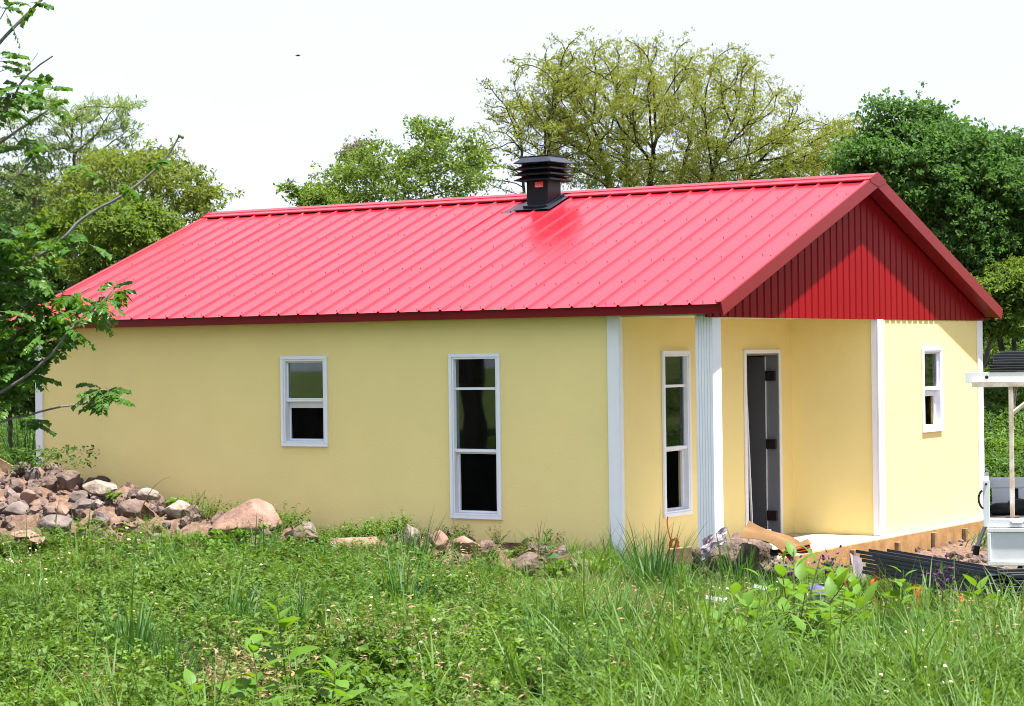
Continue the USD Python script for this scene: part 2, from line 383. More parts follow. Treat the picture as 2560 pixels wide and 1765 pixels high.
# ------------------------------------------------------------------ ground
HX0, HX1, HW, HT = -7.963, 1.063, 7.067, 2.46                # house: far end, gable, depth, wall top
BANKX = [-14, -9, -7.9, -7.2, -6.5, -5.5, -4.8, -4.2, -3.4, -2.6, -2.0, -1.35, -0.6, 0.05, 0.9]
BANKZ = [0.72, 0.80, 0.80, 0.74, 0.62, 0.46, 0.30, 0.27, 0.16, 0.13, 0.13, 0.10, 0.04, -0.02, -0.10]


def smooth01(x):
    x = np.clip(x, 0, 1)
    return x * x * (3 - 2 * x)


def rubble_mask(x, y):
    far = np.interp(x, [-8, -6, -4, 0.5], [3.4, 3.0, 1.9, 0.9])
    m = 1 - smooth01((-y - far * .62) / (far * .45))
    return np.where((y < 0.3) | (x < HX0), m, 0) * (1 - smooth01((x + 0.4) / 1.0)) * (1 - smooth01((y - 2.0) / 2.0))


def dirt_mask(x, y):
    d = smooth01((x - 1.0) / .5) * smooth01((y - .15) / 1.2) * (1 - smooth01((y - 8.2) / 1.5)) * (1 - smooth01((x - 5.6) / 1.5))
    return d


def ground_z(x, y):
    x, y = np.asarray(x, float), np.asarray(y, float)
    a = (x - CAM[0]) * RH[0] + (y - CAM[1]) * RH[1]
    t = (x - CAM[0]) * FH[0] + (y - CAM[1]) * FH[1]
    P = np.stack([x, y, np.zeros_like(x)], -1)
    z = -0.14 + 0.10 * (meshkit.fbm(P * 0.55, 3, 5) - .5)
    z = z - 0.10 * dirt_mask(x, y) + 0.10 * dirt_mask(x, y) * (meshkit.fbm(P * 2.2, 4, 9) - .5)
    top = np.interp(x, BANKX, BANKZ) + .14
    w = np.interp(x, [-9, -6, -4, 0], [4.2, 3.4, 2.2, 1.1])
    prof = np.where(y > -.6, 1 - .25 * smooth01((y + .6) / .6), 1 - smooth01((-.6 - y) / w))
    prof = prof * (1 - smooth01((y - 2.0) / 3.0))
    z = z + top * prof * np.where((y > .1) & (x > HX0), 0, 1)
    z = z + rubble_mask(x, y) * (0.42 * (meshkit.fbm(P * 2.6, 4, 3) - .5) + .16 * (meshkit.fbm(P * 7.0, 2, 13) - .5))
    slope = np.interp(a, [-10, -4, 3, 8], [0.022, 0.03, 0.105, 0.145])
    z = z + slope * np.clip(t - 27.5, 0, 38) * smooth01((t - 27.5) / 3) + 0.5 * smooth01((t - 30) / 20) * (meshkit.fbm(P * .12, 3, 8) - .5)
    inside = (x > HX0 - .1) & (x < HX1 + .2) & (y > 0.02) & (y < HW + .1)
    return np.where(inside, -0.32, z)


_g = np.concatenate
ga = _g([-np.geomspace(12, 320, 16)[::-1], np.arange(-11.5, -6, .5), np.arange(-6, 7, .10), np.arange(7, 12, .5), np.geomspace(12, 320, 16)])
gt = _g([-np.geomspace(1, 260, 14)[::-1], np.arange(0, 11, .8), np.arange(11, 29.5, .10), np.arange(29.5, 62, .8), np.geomspace(62, 520, 16)])
A_, T_ = np.meshgrid(ga, gt)
gx, gy = site(A_, T_)
gz = ground_z(gx, gy)
na, nt = len(ga), len(gt)
idx = np.arange(na * nt).reshape(nt, na)
gf = np.stack([idx[:-1, :-1], idx[:-1, 1:], idx[1:, 1:], idx[1:, :-1]], -1).reshape(-1, 4)
gv = np.stack([gx, gy, gz], -1).reshape(-1, 3)
ground = usdkit.mesh(stage, numbered('/World', 'ground'), (gv, gf), M['soil'], smooth=True)
soil = np.clip(rubble_mask(gx, gy) + dirt_mask(gx, gy) + .25 * smooth01((gx - .9) / .5) * smooth01((gy + 1.2) / 1.0) * (1 - smooth01((gx - 6) / 2)), 0, 1)
UsdGeom.PrimvarsAPI(ground).CreatePrimvar('soil', Sdf.ValueTypeNames.FloatArray, 'vertex').Set(Vt.FloatArray.FromNumpy(soil.ravel().astype(np.float32)))
tag(ground.GetPrim(), kind='structure')


def gz1(x, y):
    return float(ground_z(np.array([x]), np.array([y]))[0])


# ------------------------------------------------------------------ house
house = thing('house', 'single storey yellow house with red metal gable roof and white trim', 'house')
TH = 0.12


def wall_poly(u0, u1, z0, z1, holes):
    p = sbox(u0, z0, u1, z1)
    for h in holes:
        p = p.difference(sbox(*h))
    return p


WIN_T = 2.10
W1 = (-4.277, -3.635, 1.107); W2 = (-2.04, -1.399, .377)
PW = (.878, 1.477, .377); DR = (2.733, 3.627, 0.0); GW = (5.188, 5.786, 1.107)
FL = 0.035                                                    # how far a frame laps over the wall
hole = lambda w: (w[0] + FL, w[2] + FL, w[1] - FL, WIN_T - FL)
Z0 = -0.0
EY = np.array([0, 1.0, 0]); EX = np.array([1.0, 0, 0]); EZ = np.array([0, 0, 1.0])
m = extrude(wall_poly(HX0, 0, -.10, HT, [hole(W1), hole(W2)]), TH)          # polygon (x, z) -> extruded to +y
obj('long_wall', frame_map(m, (0, 0, 0), EX, EZ, EY), M['yellow'], house)
m = extrude(wall_poly(.122, 3.937, 0, HT, [hole(PW), (DR[0] + FL, -.01, DR[1] - FL, WIN_T - FL)]), TH)
obj('porch_wall', frame_map(m, (0, 0, 0), EY, EZ, -EX), M['yellow'], house)
m = extrude(wall_poly(0.0, HX1 - .002, 0, HT, []), TH)
obj('porch_side_wall', frame_map(m, (0, 3.937, 0), EX, EZ, EY), M['yellow'], house)
m = extrude(wall_poly(3.9395, HW, 0, HT, [hole(GW)]), TH)
obj('gable_wall', frame_map(m, (HX1, 0, 0), EY, EZ, -EX), M['yellow'], house)
obj('back_wall', bx((HX0, HW - TH, -.1), (HX1 - TH - .002, HW, HT)), M['yellow'], house)
obj('end_wall', bx((HX0 - .001, TH + .002, -.1), (HX0 + TH, HW - TH - .002, HT)), M['yellow'], house)
obj('slab', cat([bx((HX0 - .02, .004, -.30), (-.0, HW + .02, -.003)), bx((.003, .03, -.30), (1.185, HW + .03, -.002), .008)]), M['concrete'], house)
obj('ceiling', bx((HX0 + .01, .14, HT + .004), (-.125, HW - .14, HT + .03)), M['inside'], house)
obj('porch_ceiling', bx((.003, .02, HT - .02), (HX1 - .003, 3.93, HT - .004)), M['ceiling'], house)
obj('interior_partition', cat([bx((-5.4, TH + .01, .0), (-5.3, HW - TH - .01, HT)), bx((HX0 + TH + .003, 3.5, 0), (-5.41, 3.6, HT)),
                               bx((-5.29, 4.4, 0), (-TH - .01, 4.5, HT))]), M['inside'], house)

# white trim boards
tw = 0.115
obj('corner_trim', bx((-tw, -.022, -.08), (0.022, -.001, HT), .004), M['white'], house)
obj('corner_trim', bx((.001, .0, 0.0), (.0225, .055, HT), .003), M['white'], house)
obj('corner_trim', bx((HX0 - .022, -.021, -.08), (HX0 + .095, -.001, HT), .004), M['white'], house)
obj('corner_trim', bx((HX0 - .0225, .0, -.08), (HX0 - .001, .1, HT), .003), M['white'], house)
obj('corner_trim', bx((HX1 - .065, 3.915, .001), (HX1 + .0, 3.936, HT), .003), M['white'], house)
obj('corner_trim', bx((HX1 + .001, 3.914, .001), (HX1 + .022, 4.067, HT - .04), .003), M['white'], house)
obj('corner_trim', bx((HX1 + .001, HW - .13, .001), (HX1 + .022, HW + .022, HT - .04), .003), M['white'], house)
obj('corner_trim', bx((HX1 - .1, HW + .001, .001), (HX1 + .0, HW + .0215, HT - .04), .003), M['white'], house)

# porch post: a square core clad in narrow vertical vinyl slats
post = group_part(house, 'porch_post')
px0, px1, py0, py1 = .875, HX1, 0.0, .178
obj('post_core', bx((px0 + .008, py0 + .008, .0), (px1 - .008, py1 - .008, HT - .021)), M['white'], post)
for k in range(6):
    s = (px1 - px0 - .006) / 6
    obj('post_slat', bx((px0 + .003 + k * s + .001, py0, 0.001), (px0 + .003 + (k + 1) * s - .001, py0 + .0085, HT - .022), .0022), M['white'], post)
    obj('post_slat', bx((px0 + .003 + k * s + .003, py1 - .0085, 0.001), (px0 + .003 + (k + 1) * s - .003, py1, HT - .022), .003), M['white'], post)
obj('post_cladding', bx((px1 - .0085, py0 - .001, .001), (px1 + .003, py1 + .001, HT - .022), .004), M['white'], post)
obj('post_cladding', bx((px0 - .003, py0 - .001, .001), (px0 + .0085, py1 + .001, HT - .022), .004), M['white'], post)


# windows: u to the right seen from outside, v up, w outwards
def window(spec, o, U, N, tall):
    w = group_part(house, 'window')
    h, wd = WIN_T - spec[2], spec[1] - spec[0]
    O = np.asarray(o, float)
    put = lambda meshes: frame_map(cat(meshes), O, U, EZ, N)

    def ring(x0, y0, x1, y1, t, d0, d1, b=.004, tb=None):
        tb = tb or t
        return [bx((x0, y0, d0), (x1, y0 + tb, d1), b), bx((x0, y1 - t, d0), (x1, y1, d1), b),
                bx((x0, y0 + tb, d0), (x0 + t, y1 - t, d1), b), bx((x1 - t, y0 + tb, d0), (x1, y1 - t, d1), b)]
    obj('casing', put(ring(0, 0, wd, h, .040, .001, .026)), M['frame'], w)
    obj('frame', put(ring(.0405, .0405, wd - .0405, h - .0405, .020, -.085, .018, .003)), M['frame'], w)
    x0, x1 = .0612, wd - .0612
    y0, y1 = .0612, h - .0612
    if tall:
        b1, b2 = h - .368, h - 1.012
        obj('mullion', put([bx((x0, b1 - .014, -.05), (x1, b1 + .014, -.008), .004)]), M['frame'], w)
        obj('meeting_rail', put([bx((x0, b2 - .018, -.06), (x1, b2 + .016, .004), .004)]), M['frame'], w)
        obj('pane', put([bx((x0, b1 + .014, -.034), (x1, y1, -.031))]), M['glass'], w)
        obj('pane', put([bx((x0, b2 + .016, -.034), (x1, b1 - .014, -.031))]), M['glass'], w)
        obj('sash', put(ring(x0 + .001, y0, x1 - .001, b2 - .0185, .018, -.075, -.045, .003, .022)), M['frame'], w)
    else:
        b2 = h * .497
        obj('sash', put(ring(x0 + .001, b2 + .022, x1 - .001, y1, .014, -.05, -.015, .003)), M['frame'], w)
        obj('meeting_rail', put([bx((x0, b2 - .004, -.05), (x1, b2 + .0215, .002), .004)]), M['frame'], w)
        obj('raised_sash', put([bx((x0 + .004, b2 - .058, -.083), (x1 - .004, b2 - .005, -.053), .003)]), M['frame'], w)
        obj('sash', put(ring(x0 + .001, y0, x1 - .001, b2 - .059, .015, -.08, -.055, .003, .022)), M['frame'], w)
        obj('pane', put([bx((x0 + .015, b2 + .036, -.034), (x1 - .015, y1 - .014, -.031))]), M['glass'], w)
    return w


window(W1, (W1[0], 0, W1[2]), EX, -EY, False)
window(W2, (W2[0], 0, W2[2]), EX, -EY, True)
window(PW, (0, PW[0], PW[2]), EY, EX, True)
window(GW, (HX1, GW[0], GW[2]), EY, EX, False)

# door
door = group_part(house, 'door')
put = lambda ms, o=(0, 0, 0): frame_map(cat(ms), o, EY, EZ, EX)
d0, d1 = DR[0], DR[1]
obj('door_casing', put([bx((d0, .001, .001), (d0 + .045, WIN_T - .045, .024), .004), bx((d1 - .045, .001, .001), (d1, WIN_T - .045, .024), .004), bx((d0, WIN_T - .0445, .001), (d1, WIN_T, .024), .004)]), M['frame'], door)
obj('door_jamb', put([bx((d0 + .0455, .001, -.13), (d0 + .065, WIN_T - .0665, .016), .003), bx((d1 - .065, .001, -.13), (d1 - .0455, WIN_T - .0665, .016), .003), bx((d0 + .0455, WIN_T - .066, -.13), (d1 - .0455, WIN_T - .0455, .016), .003)]), M['doorjamb'], door)
hang = np.array([-.135, d1 - .072, 0])
ang = math.radians(78)                                         # opened inwards
dy, dx = -math.cos(ang), -math.sin(ang)
DU = np.array([dx, dy, 0]); DN = np.array([-dy, dx, 0])
leafd = .81
tilt = EZ + DU * 0.0
obj('door_leaf', frame_map(bx((0.004, .012, -.02), (leafd, 2.02, .02), .003), hang, DU, tilt, DN), M['door'], door)
obj('door_edge', frame_map(cat([bx((-.004, .012, -.0205), (.0035, 2.02, .0205)), bx((leafd + .001, .012, -.021), (leafd + .02, 2.02, .021), .003)]), hang, DU, tilt, DN), M['frame'], door)
for zc in (.22, 1.03, 1.80):
    obj('hinge', cat([bx((-.128, d1 - .105, zc - .055), (-.01, d1 - .066, zc + .055), .003), tube([(-.129, d1 - .075, zc - .06), (-.129, d1 - .075, zc + .06)], .009)]), M['hinge'], door)

# roof ---------------------------------------------------------------
EAVE_Z, EAVE_Y, RID_Z, RID_Y = 2.549, -.186, 3.987, 3.533
RX0, RX1 = HX0 - .264, HX1 + .208
TAN = (RID_Z - EAVE_Z) / (RID_Y - EAVE_Y)
TA = math.atan(TAN)
SL = math.hypot(RID_Y - EAVE_Y, RID_Z - EAVE_Z)
CA, SA = math.cos(TA), math.sin(TA)
roof = group_part(house, 'roof')
FS = lambda x, s, h: np.stack([np.broadcast_to(x, np.shape(s)), EAVE_Y + np.asarray(s) * CA - np.asarray(h) * SA, EAVE_Z + np.asarray(s) * SA + np.asarray(h) * CA], -1)   # front slope
BS = lambda x, s, h: FS(x, s, h) * [1, -1, 1] + [0, 2 * RID_Y, 0]


def sheet(profile, s0, s1, slope):
    """An open sheet 3 mm thick: profile (x, h) points across, run up the slope from s0 to s1."""
    p = np.array(profile, float)
    n = len(p)
    rows = [slope(p[:, 0], np.full(n, s), p[:, 1] + dh) for s in (s0, s1) for dh in (0, -.003)]
    v = np.vstack(rows)
    f = []
    for i in range(n - 1):
        a, b, c, d = i, n + i, 2 * n + i, 3 * n + i
        f += [[a, a + 1, c + 1, c], [b, d, d + 1, b + 1], [a, b, b + 1, a + 1], [c, c + 1, d + 1, d]]
    f += [[0, 2 * n, 3 * n, n], [n - 1, 2 * n - 1, 4 * n - 1, 3 * n - 1]]
    return v, np.array(f)


PITCH_R = .2667
ribs = [.927 - PITCH_R * k for k in range(35)]
ribs = [r for r in ribs if r > RX0 + .05]


def panel_profile(xl, xr, rib_left):
    p = []
    if rib_left:
        p += [(xl, .018), (xl + .007, .018), (xl + .018, .002)]
    else:
        p += [(xl, .002)]
    w = xr - xl
    p += [(xl + w * .12, .0), (xl + w * .5, .0005), (xl + w * .88, .0)]
    p += [(xr - .018, .002), (xr - .007, .018), (xr - .0004, .018)]
    return p


edges = [RX1 - .02] + ribs + [RX0 + .02]
for k in range(len(edges) - 1):
    xr, xl = edges[k], edges[k + 1]
    obj('roof_panel', sheet(panel_profile(xl, xr, True), -.02, SL - .01, FS), M['roof'], roof)
for k in range(0, len(edges) - 1, 3):                          # the far slope, three ribs to a sheet
    xr, xl = edges[k], edges[min(k + 3, len(edges) - 1)]
    prof = []
    for j in range(min(k + 3, len(edges) - 1), k, -1):
        prof += panel_profile(edges[j], edges[j - 1], True)
    obj('roof_panel', sheet(prof, -.02, SL - .01, BS), M['roof'], roof)
rng = np.random.default_rng(5)
sc = []
for k in range(len(edges) - 1):
    for s in (.06, .72, 1.38, 2.04, 2.70, 3.36):
        for off in ((-.05, .05) if (k % 4 == 0) else (.045,)):
            x = edges[k] - .03 - (off if off > 0 else -off + .12) + rng.normal(0, .006)
            ss = s + rng.normal(0, .02)
            h = trimesh.creation.cylinder(radius=.0062, height=.008, sections=7)
            sc.append((FS(x + h.vertices[:, 0], ss + h.vertices[:, 1], .008 + h.vertices[:, 2]), h.faces))
obj('roof_screws', cat(sc), M['screw'], roof, kind='stuff')
# ridge cap with a raised bead each side
capp = [(-.21, .030), (-.205, .036), (-.105, .034), (-.100, .042), (-.090, .042), (-.085, .034), (-.01, .036)]
for slope, nm in ((FS, 'ridge_cap'), (BS, 'ridge_cap')):
    s = np.array([SL + q[0] for q in capp] + [SL + .012]); h = np.array([q[1] for q in capp] + [.034])
    rows = [slope(np.full(len(s), x), s, h + d) for x in (RX0 - .005, RX1 + .005) for d in (0, -.012)]
    n = len(s); v = np.vstack(rows); f = []
    for i in range(n - 1):
        a, b, c, d = i, n + i, 2 * n + i, 3 * n + i
        f += [[a, a + 1, c + 1, c], [b, d, d + 1, b + 1], [a, b, b + 1, a + 1], [c, c + 1, d + 1, d]]
    f += [[0, 2 * n, 3 * n, n]]
    obj(nm, (v, np.array(f)), M['roof'], roof)
for xe in (RX0 - .004, RX1 + .004):
    obj('ridge_end', frame_map(extrude(Polygon([(-.22, -.085), (0, 0.0), (.22, -.085), (.20, -.12), (0, -.16), (-.20, -.12)]), .012), (xe - .006, RID_Y, RID_Z + .045), EY, EZ, EX), M['redtrim'], roof)
# eave fascia, soffits, rake boards
fy = EAVE_Y + .02
obj('eave_fascia', bx((RX0 + .012, fy - .012, 2.452), (RX1 - .012, fy + .008, EAVE_Z + .004), .003), M['redtrim'], roof)
obj('eave_fascia', bx((RX0 + .012, 2 * RID_Y - fy - .008, 2.452), (RX1 - .012, 2 * RID_Y - fy + .012, EAVE_Z + .004), .003), M['redtrim'], roof)
obj('eave_soffit', bx((RX0 + .014, fy + .009, 2.462), (HX1 + .0, -.003, 2.472)), M['redtrim'], roof)
obj('eave_soffit', bx((RX0 + .014, HW + .003, 2.462), (HX1 + .0, 2 * RID_Y - fy - .009, 2.472)), M['redtrim'], roof)


def slope_box(x0, x1, s0, s1, h0, h1, slope):
    v, f = bx((x0, s0, h0), (x1, s1, h1), .003)
    return slope(v[:, 0], v[:, 1], v[:, 2]), f


for slope in (FS, BS):
    obj('rake_board', slope_box(RX1 - .016, RX1 + .006, -.03, SL - .0, -.118, .026, slope), M['redtrim'], roof)
    obj('rake_board', slope_box(RX0 - .006, RX0 + .016, -.03, SL - .0, -.118, .026, slope), M['redtrim'], roof)
    obj('rake_trim', slope_box(RX1 - .060, RX1 - .0165, -.02, SL - .02, .004, .024, slope), M['roof'], roof)
    obj('rake_trim', slope_box(RX0 + .0165, RX0 + .060, -.02, SL - .02, .004, .024, slope), M['roof'], roof)
    obj('rake_soffit', slope_box(HX1 + .03, RX1 - .0165, .05, SL - .02, -.112, -.104, slope), M['redtrim'], roof)
    obj('roof_deck', slope_box(RX0 + .02, RX1 - .02, .02, SL - .01, -.03, -.012, slope), M['redtrim'], roof)

# gable siding: upright ribbed metal boards
gable = group_part(house, 'gable_siding')
zr = lambda y: RID_Z - abs(y - RID_Y) * TAN - .118
ys = np.arange(-.175, HW + .19, .16)
ys = ys[(ys > -.2)]
for side in (0, 1):
    xg = HX1 + .004 if side == 0 else HX0 - .004
    sg = 1 if side == 0 else -1
    for k, y in enumerate(ys):
        if side == 1 and k % 2:
            continue
        y1_ = y + (.16 if side == 0 else .32)
        y1_ = min(y1_, HW + .186); ya = max(y, -.15)
        prof = [(ya, .0), (ya + .012, .0), (ya + .022, .011), (y1_ - .022, .011), (y1_ - .012, 0), (y1_, 0)]
        zb = 2.418 if side == 0 else 2.46
        bot = [np.array([xg + sg * h, yy, zb]) for yy, h in prof]
        top = [np.array([xg + sg * h, yy, max(zr(yy), zb + .002)]) for yy, h in prof]
        bk = [np.array([xg - sg * .003, yy, zb]) for yy, h in prof]
        n = len(prof); v = np.vstack([bot, top, bk])
        f = [[i, i + 1, n + i + 1, n + i] for i in range(n - 1)] + [[i, 2 * n + i, 2 * n + i + 1, i + 1] for i in range(n - 1)]
        f += [[0, n, n, 2 * n]]
        obj('siding_board', (v, np.array(f)), M['siding'], gable)
obj('gable_backing', frame_map(extrude(Polygon([(.0, 2.43), (HW, 2.43), (HW, zr(HW) + .05), (RID_Y, zr(RID_Y) + .05), (0, zr(0) + .05)]), .03), (HX1 - .031, 0, 0), EY, EZ, EX), M['redtrim'], gable)
obj('gable_backing', frame_map(extrude(Polygon([(.0, 2.47), (HW, 2.47), (HW, zr(HW) + .05), (RID_Y, zr(RID_Y) + .05), (0, zr(0) + .05)]), .03), (HX0 + .002, 0, 0), EY, EZ, EX), M['redtrim'], gable)

# roof ventilator
vent = group_part(house, 'roof_ventilator')
vx, vy, vh = -2.831, 3.185, .147
zb = RID_Z - (RID_Y - (vy - vh)) * TAN
obj('shaft', bx((vx - vh, vy - vh, zb - .02), (vx + vh, vy + vh, 4.18), .004), M['black'], vent)
VT = 4.125


def frustum(z0, h0, z1, h1, th=.004, top=False):
    q = lambda z, h: np.array([[vx - h, vy - h, z], [vx + h, vy - h, z], [vx + h, vy + h, z], [vx - h, vy + h, z]])
    v = np.vstack([q(z0, h0), q(z1, h1), q(z0 - th, h0), q(z1 - th, h1)])
    f = []
    for i in range(4):
        j = (i + 1) % 4
        f += [[i, j, 4 + j, 4 + i], [8 + i, 12 + i, 12 + j, 8 + j], [i, 8 + i, 8 + j, j], [4 + i, 4 + j, 12 + j, 12 + i]]
    if top:
        f += [[4, 5, 6, 7]]
    return v, np.array(f)


for k in range(3):
    obj('louvre', frustum(VT + .010 + .066 * k, .255, VT + .062 + .066 * k, .154, .012), M['black'], vent)
obj('cap', frustum(VT + .012 + .2, .258, VT + .012 + .27, .175, .008, True), M['blackflash'], vent)
obj('cap_lip', bx((vx - .182, vy - .182, VT + .283), (vx + .182, vy + .182, VT + .291), .002), M['black'], vent)
obj('inner_throat', bx((vx - .152, vy - .152, 4.181), (vx + .152, vy + .152, VT + .262)), M['black'], vent)
for sx in (-1, 1):
    for sy in (-1, 1):
        obj('louvre_bracket', bx((vx + sx * .17 - .008, vy + sy * .17 - .008, VT + .015), (vx + sx * .17 + .008, vy + sy * .17 + .008, VT + .24)), M['black'], vent)
sy0 = (vy - vh - .11 - EAVE_Y) / CA
fl = cat([slope_box(vx - vh - .115, vx + vh + .10, sy0, SL - .205, .024, .030, FS), slope_box(vx - vh - .02, vx + vh + .02, sy0 + .07, SL - .15, .0305, .055, FS)])
obj('flashing', fl, M['blackflash'], vent)
obj('sticker', bx((vx - .03, vy - vh - .003, 4.045), (vx + .085, vy - vh - .0005, 4.108)), M['sticker'], vent)
obj('sticker_print', cat([bx((vx - .024, vy - vh - .0045, 4.050), (vx + .079, vy - vh - .0032, 4.060)), bx((vx - .02, vy - vh - .0045, 4.068), (vx + .06, vy - vh - .0032, 4.074))]), M['stickerw'], vent)

# ------------------------------------------------------------------ formwork board along the slab
form = thing('formwork', 'long brown plywood formwork board staked along the slab below the gable wall', 'board', (1.19, 2.45, -.02))
obj('board', bx((0.002, 0, -.26), (.022, 4.95, .005), .002), M['board'], form)
obj('board', bx((0.002, -2.2, -.26), (.022, -.004, .0), .002), M['board'], form)
for yy, zz in ((.35, -.02), (1.55, -.03), (2.6, .0), (3.55, -.02), (4.45, -.01)):
    obj('stake', bx((.024, yy, -.45), (.075, yy + .055, zz - .02), .006), M['stake'], form)


# ------------------------------------------------------------------ rocks and rubble
def rock(seed, size, mat_, rough=.10, flat=8, peak=0.0):
    r = np.random.default_rng(seed)
    s = trimesh.creation.icosphere(subdivisions=3)
    v = np.array(s.vertices)
    for _ in range(flat):                                       # cut faces
        n = unit(r.normal(size=3)); d = r.uniform(.42, .82)
        over = v @ n - d
        v = v - np.where(over > 0, over, 0)[:, None] * n * .94
    v *= 1 + rough * 2 * (meshkit.fbm(v * 2.3 + seed, 4, seed) - .5)[:, None]
    if peak:                                                     # taper towards an off-centre top
        k = 1 - peak * np.clip(v[:, 2:] + .2, 0, 1)
        v = v * np.hstack([k, k, np.ones_like(k)]) + np.hstack([.10 * np.clip(v[:, 2:], 0, 1), 0 * k, .25 * np.clip(v[:, 2:], 0, 1)])
    return v * np.asarray(size) / 1.7, s.faces


def put_rock(label, x, y, yplane, w, h, m_, seed, rot=0.0, depth=None, group=None, dz=0.0, sink=.35):
    """A rock whose middle stands at the photographed spot on the upright plane y = yplane; w, h in metres."""
    p = on_plane(x, y, (0, 1, 0), yplane)
    t = thing('rock', label, 'rock', (p[0], p[1], p[2] + dz - h * .22), rot, group)
    obj('stone', rock(seed, (w, depth or w * .75, h), m_, peak=.45 if 'peaked' in label else 0), M[m_], t, smooth=22)
    return t


RK = [
    ('dark upright brown boulder on the dirt mound at the far corner of the long wall', 127, 1188, -.9, .36, .30, 'rock_brown', 11, .3),
    ('small dark knob of rock on the crest of the dirt mound', 172, 1190, -.9, .28, .18, 'rock_brown', 12, .8),
    ('long rock with a chalk white top on the dirt mound', 255, 1208, -1.0, .42, .17, 'rock_pale', 13, -.2),
    ('rounded lilac grey boulder low on the front of the dirt mound', 146, 1300, -2.1, .36, .22, 'rock_grey', 14, .4),
    ('small pinkish stone leaning on the left of the lilac grey boulder', 106, 1296, -2.15, .17, .14, 'rock_pink', 15, .1),
    ('brown stone perched behind the lilac grey boulder', 124, 1271, -1.95, .20, .14, 'rock_brown', 16, .9),
    ('orange brown stone to the right above the lilac grey boulder', 156, 1272, -1.95, .17, .14, 'rock_pink', 17, .2),
    ('flat topped grey stone right of the middle of the dirt mound', 208, 1255, -1.8, .30, .14, 'rock_grey', 18, -.3),
    ('smooth brown grey stone in the middle of the dirt mound', 190, 1235, -1.5, .22, .14, 'rock_grey', 19, .5),
    ('wedge shaped pink stone on the left slope of the dirt mound', 70, 1236, -1.5, .17, .16, 'rock_pink', 20, .1),
    ('large grey block at the left foot of the dirt mound', 28, 1272, -1.9, .40, .25, 'rock_grey', 21, .3),
    ('flat tan slab lying in the grass left of the other slab', 60, 1332, -2.6, .30, .09, 'rock_pink', 22, .2),
    ('flat tan slab lying in the grass at the foot of the mound', 100, 1348, -2.7, .26, .07, 'rock_pink', 23, -.1),
    ('knobbly white rock with a pitted face between mound and pink boulder', 443, 1262, -.95, .27, .22, 'rock_pale', 24, .4),
    ('pale stone on the right shoulder of the dirt mound', 372, 1232, -.9, .30, .16, 'rock_pale', 25, -.5),
    ('large peaked pink boulder in front of the small window', 640, 1288, -1.0, .92, .34, 'rock_pink', 26, .1),
    ('brown edged slab running down right from the peaked pink boulder', 745, 1328, -1.05, .56, .20, 'rock_brown', 27, -.25),
    ('long low pink brown rock between the two windows', 885, 1346, -.95, .62, .22, 'rock_pink', 28, .05),
    ('peaked buff rock left below the tall window', 1027, 1328, -.9, .30, .26, 'rock_pale', 29, .3),
    ('buff stone slanting down from the peaked buff rock', 1098, 1345, -.9, .32, .18, 'rock_pink', 30, -.3),
    ('rounded rose pink stone below the tall window', 1166, 1352, -1.0, .34, .20, 'rock_pink', 31, .2),
    ('brown mossy lump right of the tall window', 1318, 1398, -1.1, .40, .30, 'rock_brown', 32, .2),
    ('half buried pale stone beside the near corner of the house', 1462, 1408, -.7, .28, .12, 'rock_pale', 33, .0),
    ('brown clod of rock between mound and knobbly white rock', 330, 1262, -1.5, .28, .18, 'rock_brown', 34, .3),
    ('dark brown stone at the upper left of the dirt mound', 8, 1222, -1.2, .46, .24, 'rock_brown', 35, .2),
    ('small dark stone beside the left edge of the peaked pink boulder', 545, 1292, -1.0, .24, .14, 'rock_brown', 36, .2),
]
for lb, x, y, yp, w, h, mm, sd, rt in RK:
    k_ = .86 if x > 700 else 1.0
    put_rock(lb, x, y, yp, w * k_, h * k_, mm, sd, rt)
for lb, x, y, t, w, h, sd in (('pale boulder on the grass slope behind the rack post', 2506, 965, 37, .50, .42, 41), ('low pale boulder on the grass slope beside the gable wall edge', 2462, 1008, 36, .42, .28, 42),
                             ('pinkish boulder high on the slope behind the stacked sheets', 2550, 868, 44, .70, .5, 43), ('small tan rock on the slope left of the stacked sheets', 2475, 895, 43, .6, .3, 44)):
    p = at(x, y, t)
    r_ = thing('rock', lb, 'rock', (p[0], p[1], min(p[2], gz1(p[0], p[1]) + h * .3)), .3)
    obj('stone', rock(sd, (w, w * .8, h), 'rock_pink'), M['rock_pink'], r_, smooth=28)

rng = np.random.default_rng(77)
clods = {'rock_brown': [], 'rock_grey': []}
n = 0
while n < 760:
    x, y = rng.uniform(-9.5, 1.2), rng.uniform(-3.6, .0)
    if rng.random() > float(rubble_mask(np.array([x]), np.array([y]))[0]) * (1.0 if x < -4.5 else .5):
        continue
    s = rng.uniform(.02, .13) * rng.uniform(.4, 1)
    ic = trimesh.creation.icosphere(subdivisions=1)
    v = ic.vertices * rng.uniform(.6, 1.1, 3) * s * (1 + .5 * (rng.random((len(ic.vertices), 1)) - .5))
    clods['rock_brown' if rng.random() < .65 else 'rock_grey'].append((v + [x, y, gz1(x, y) + s * .25], ic.faces)); n += 1
for _ in range(110):
    c_ = at(1850, 1395, 21.3); x, y = c_[:2] + rng.normal(0, .30, 2)
    s = rng.uniform(.02, .075)
    ic = trimesh.creation.icosphere(subdivisions=1)
    v = ic.vertices * rng.uniform(.6, 1.1, 3) * s * (1 + .5 * (rng.random((len(ic.vertices), 1)) - .5))
    zz = gz1(x, y) + .40 * math.sqrt(max(0, 1 - ((x - c_[0]) ** 2 + (y - c_[1]) ** 2) / .19))
    clods['rock_brown' if rng.random() < .6 else 'rock_grey'].append((v + [x, y, zz], ic.faces))
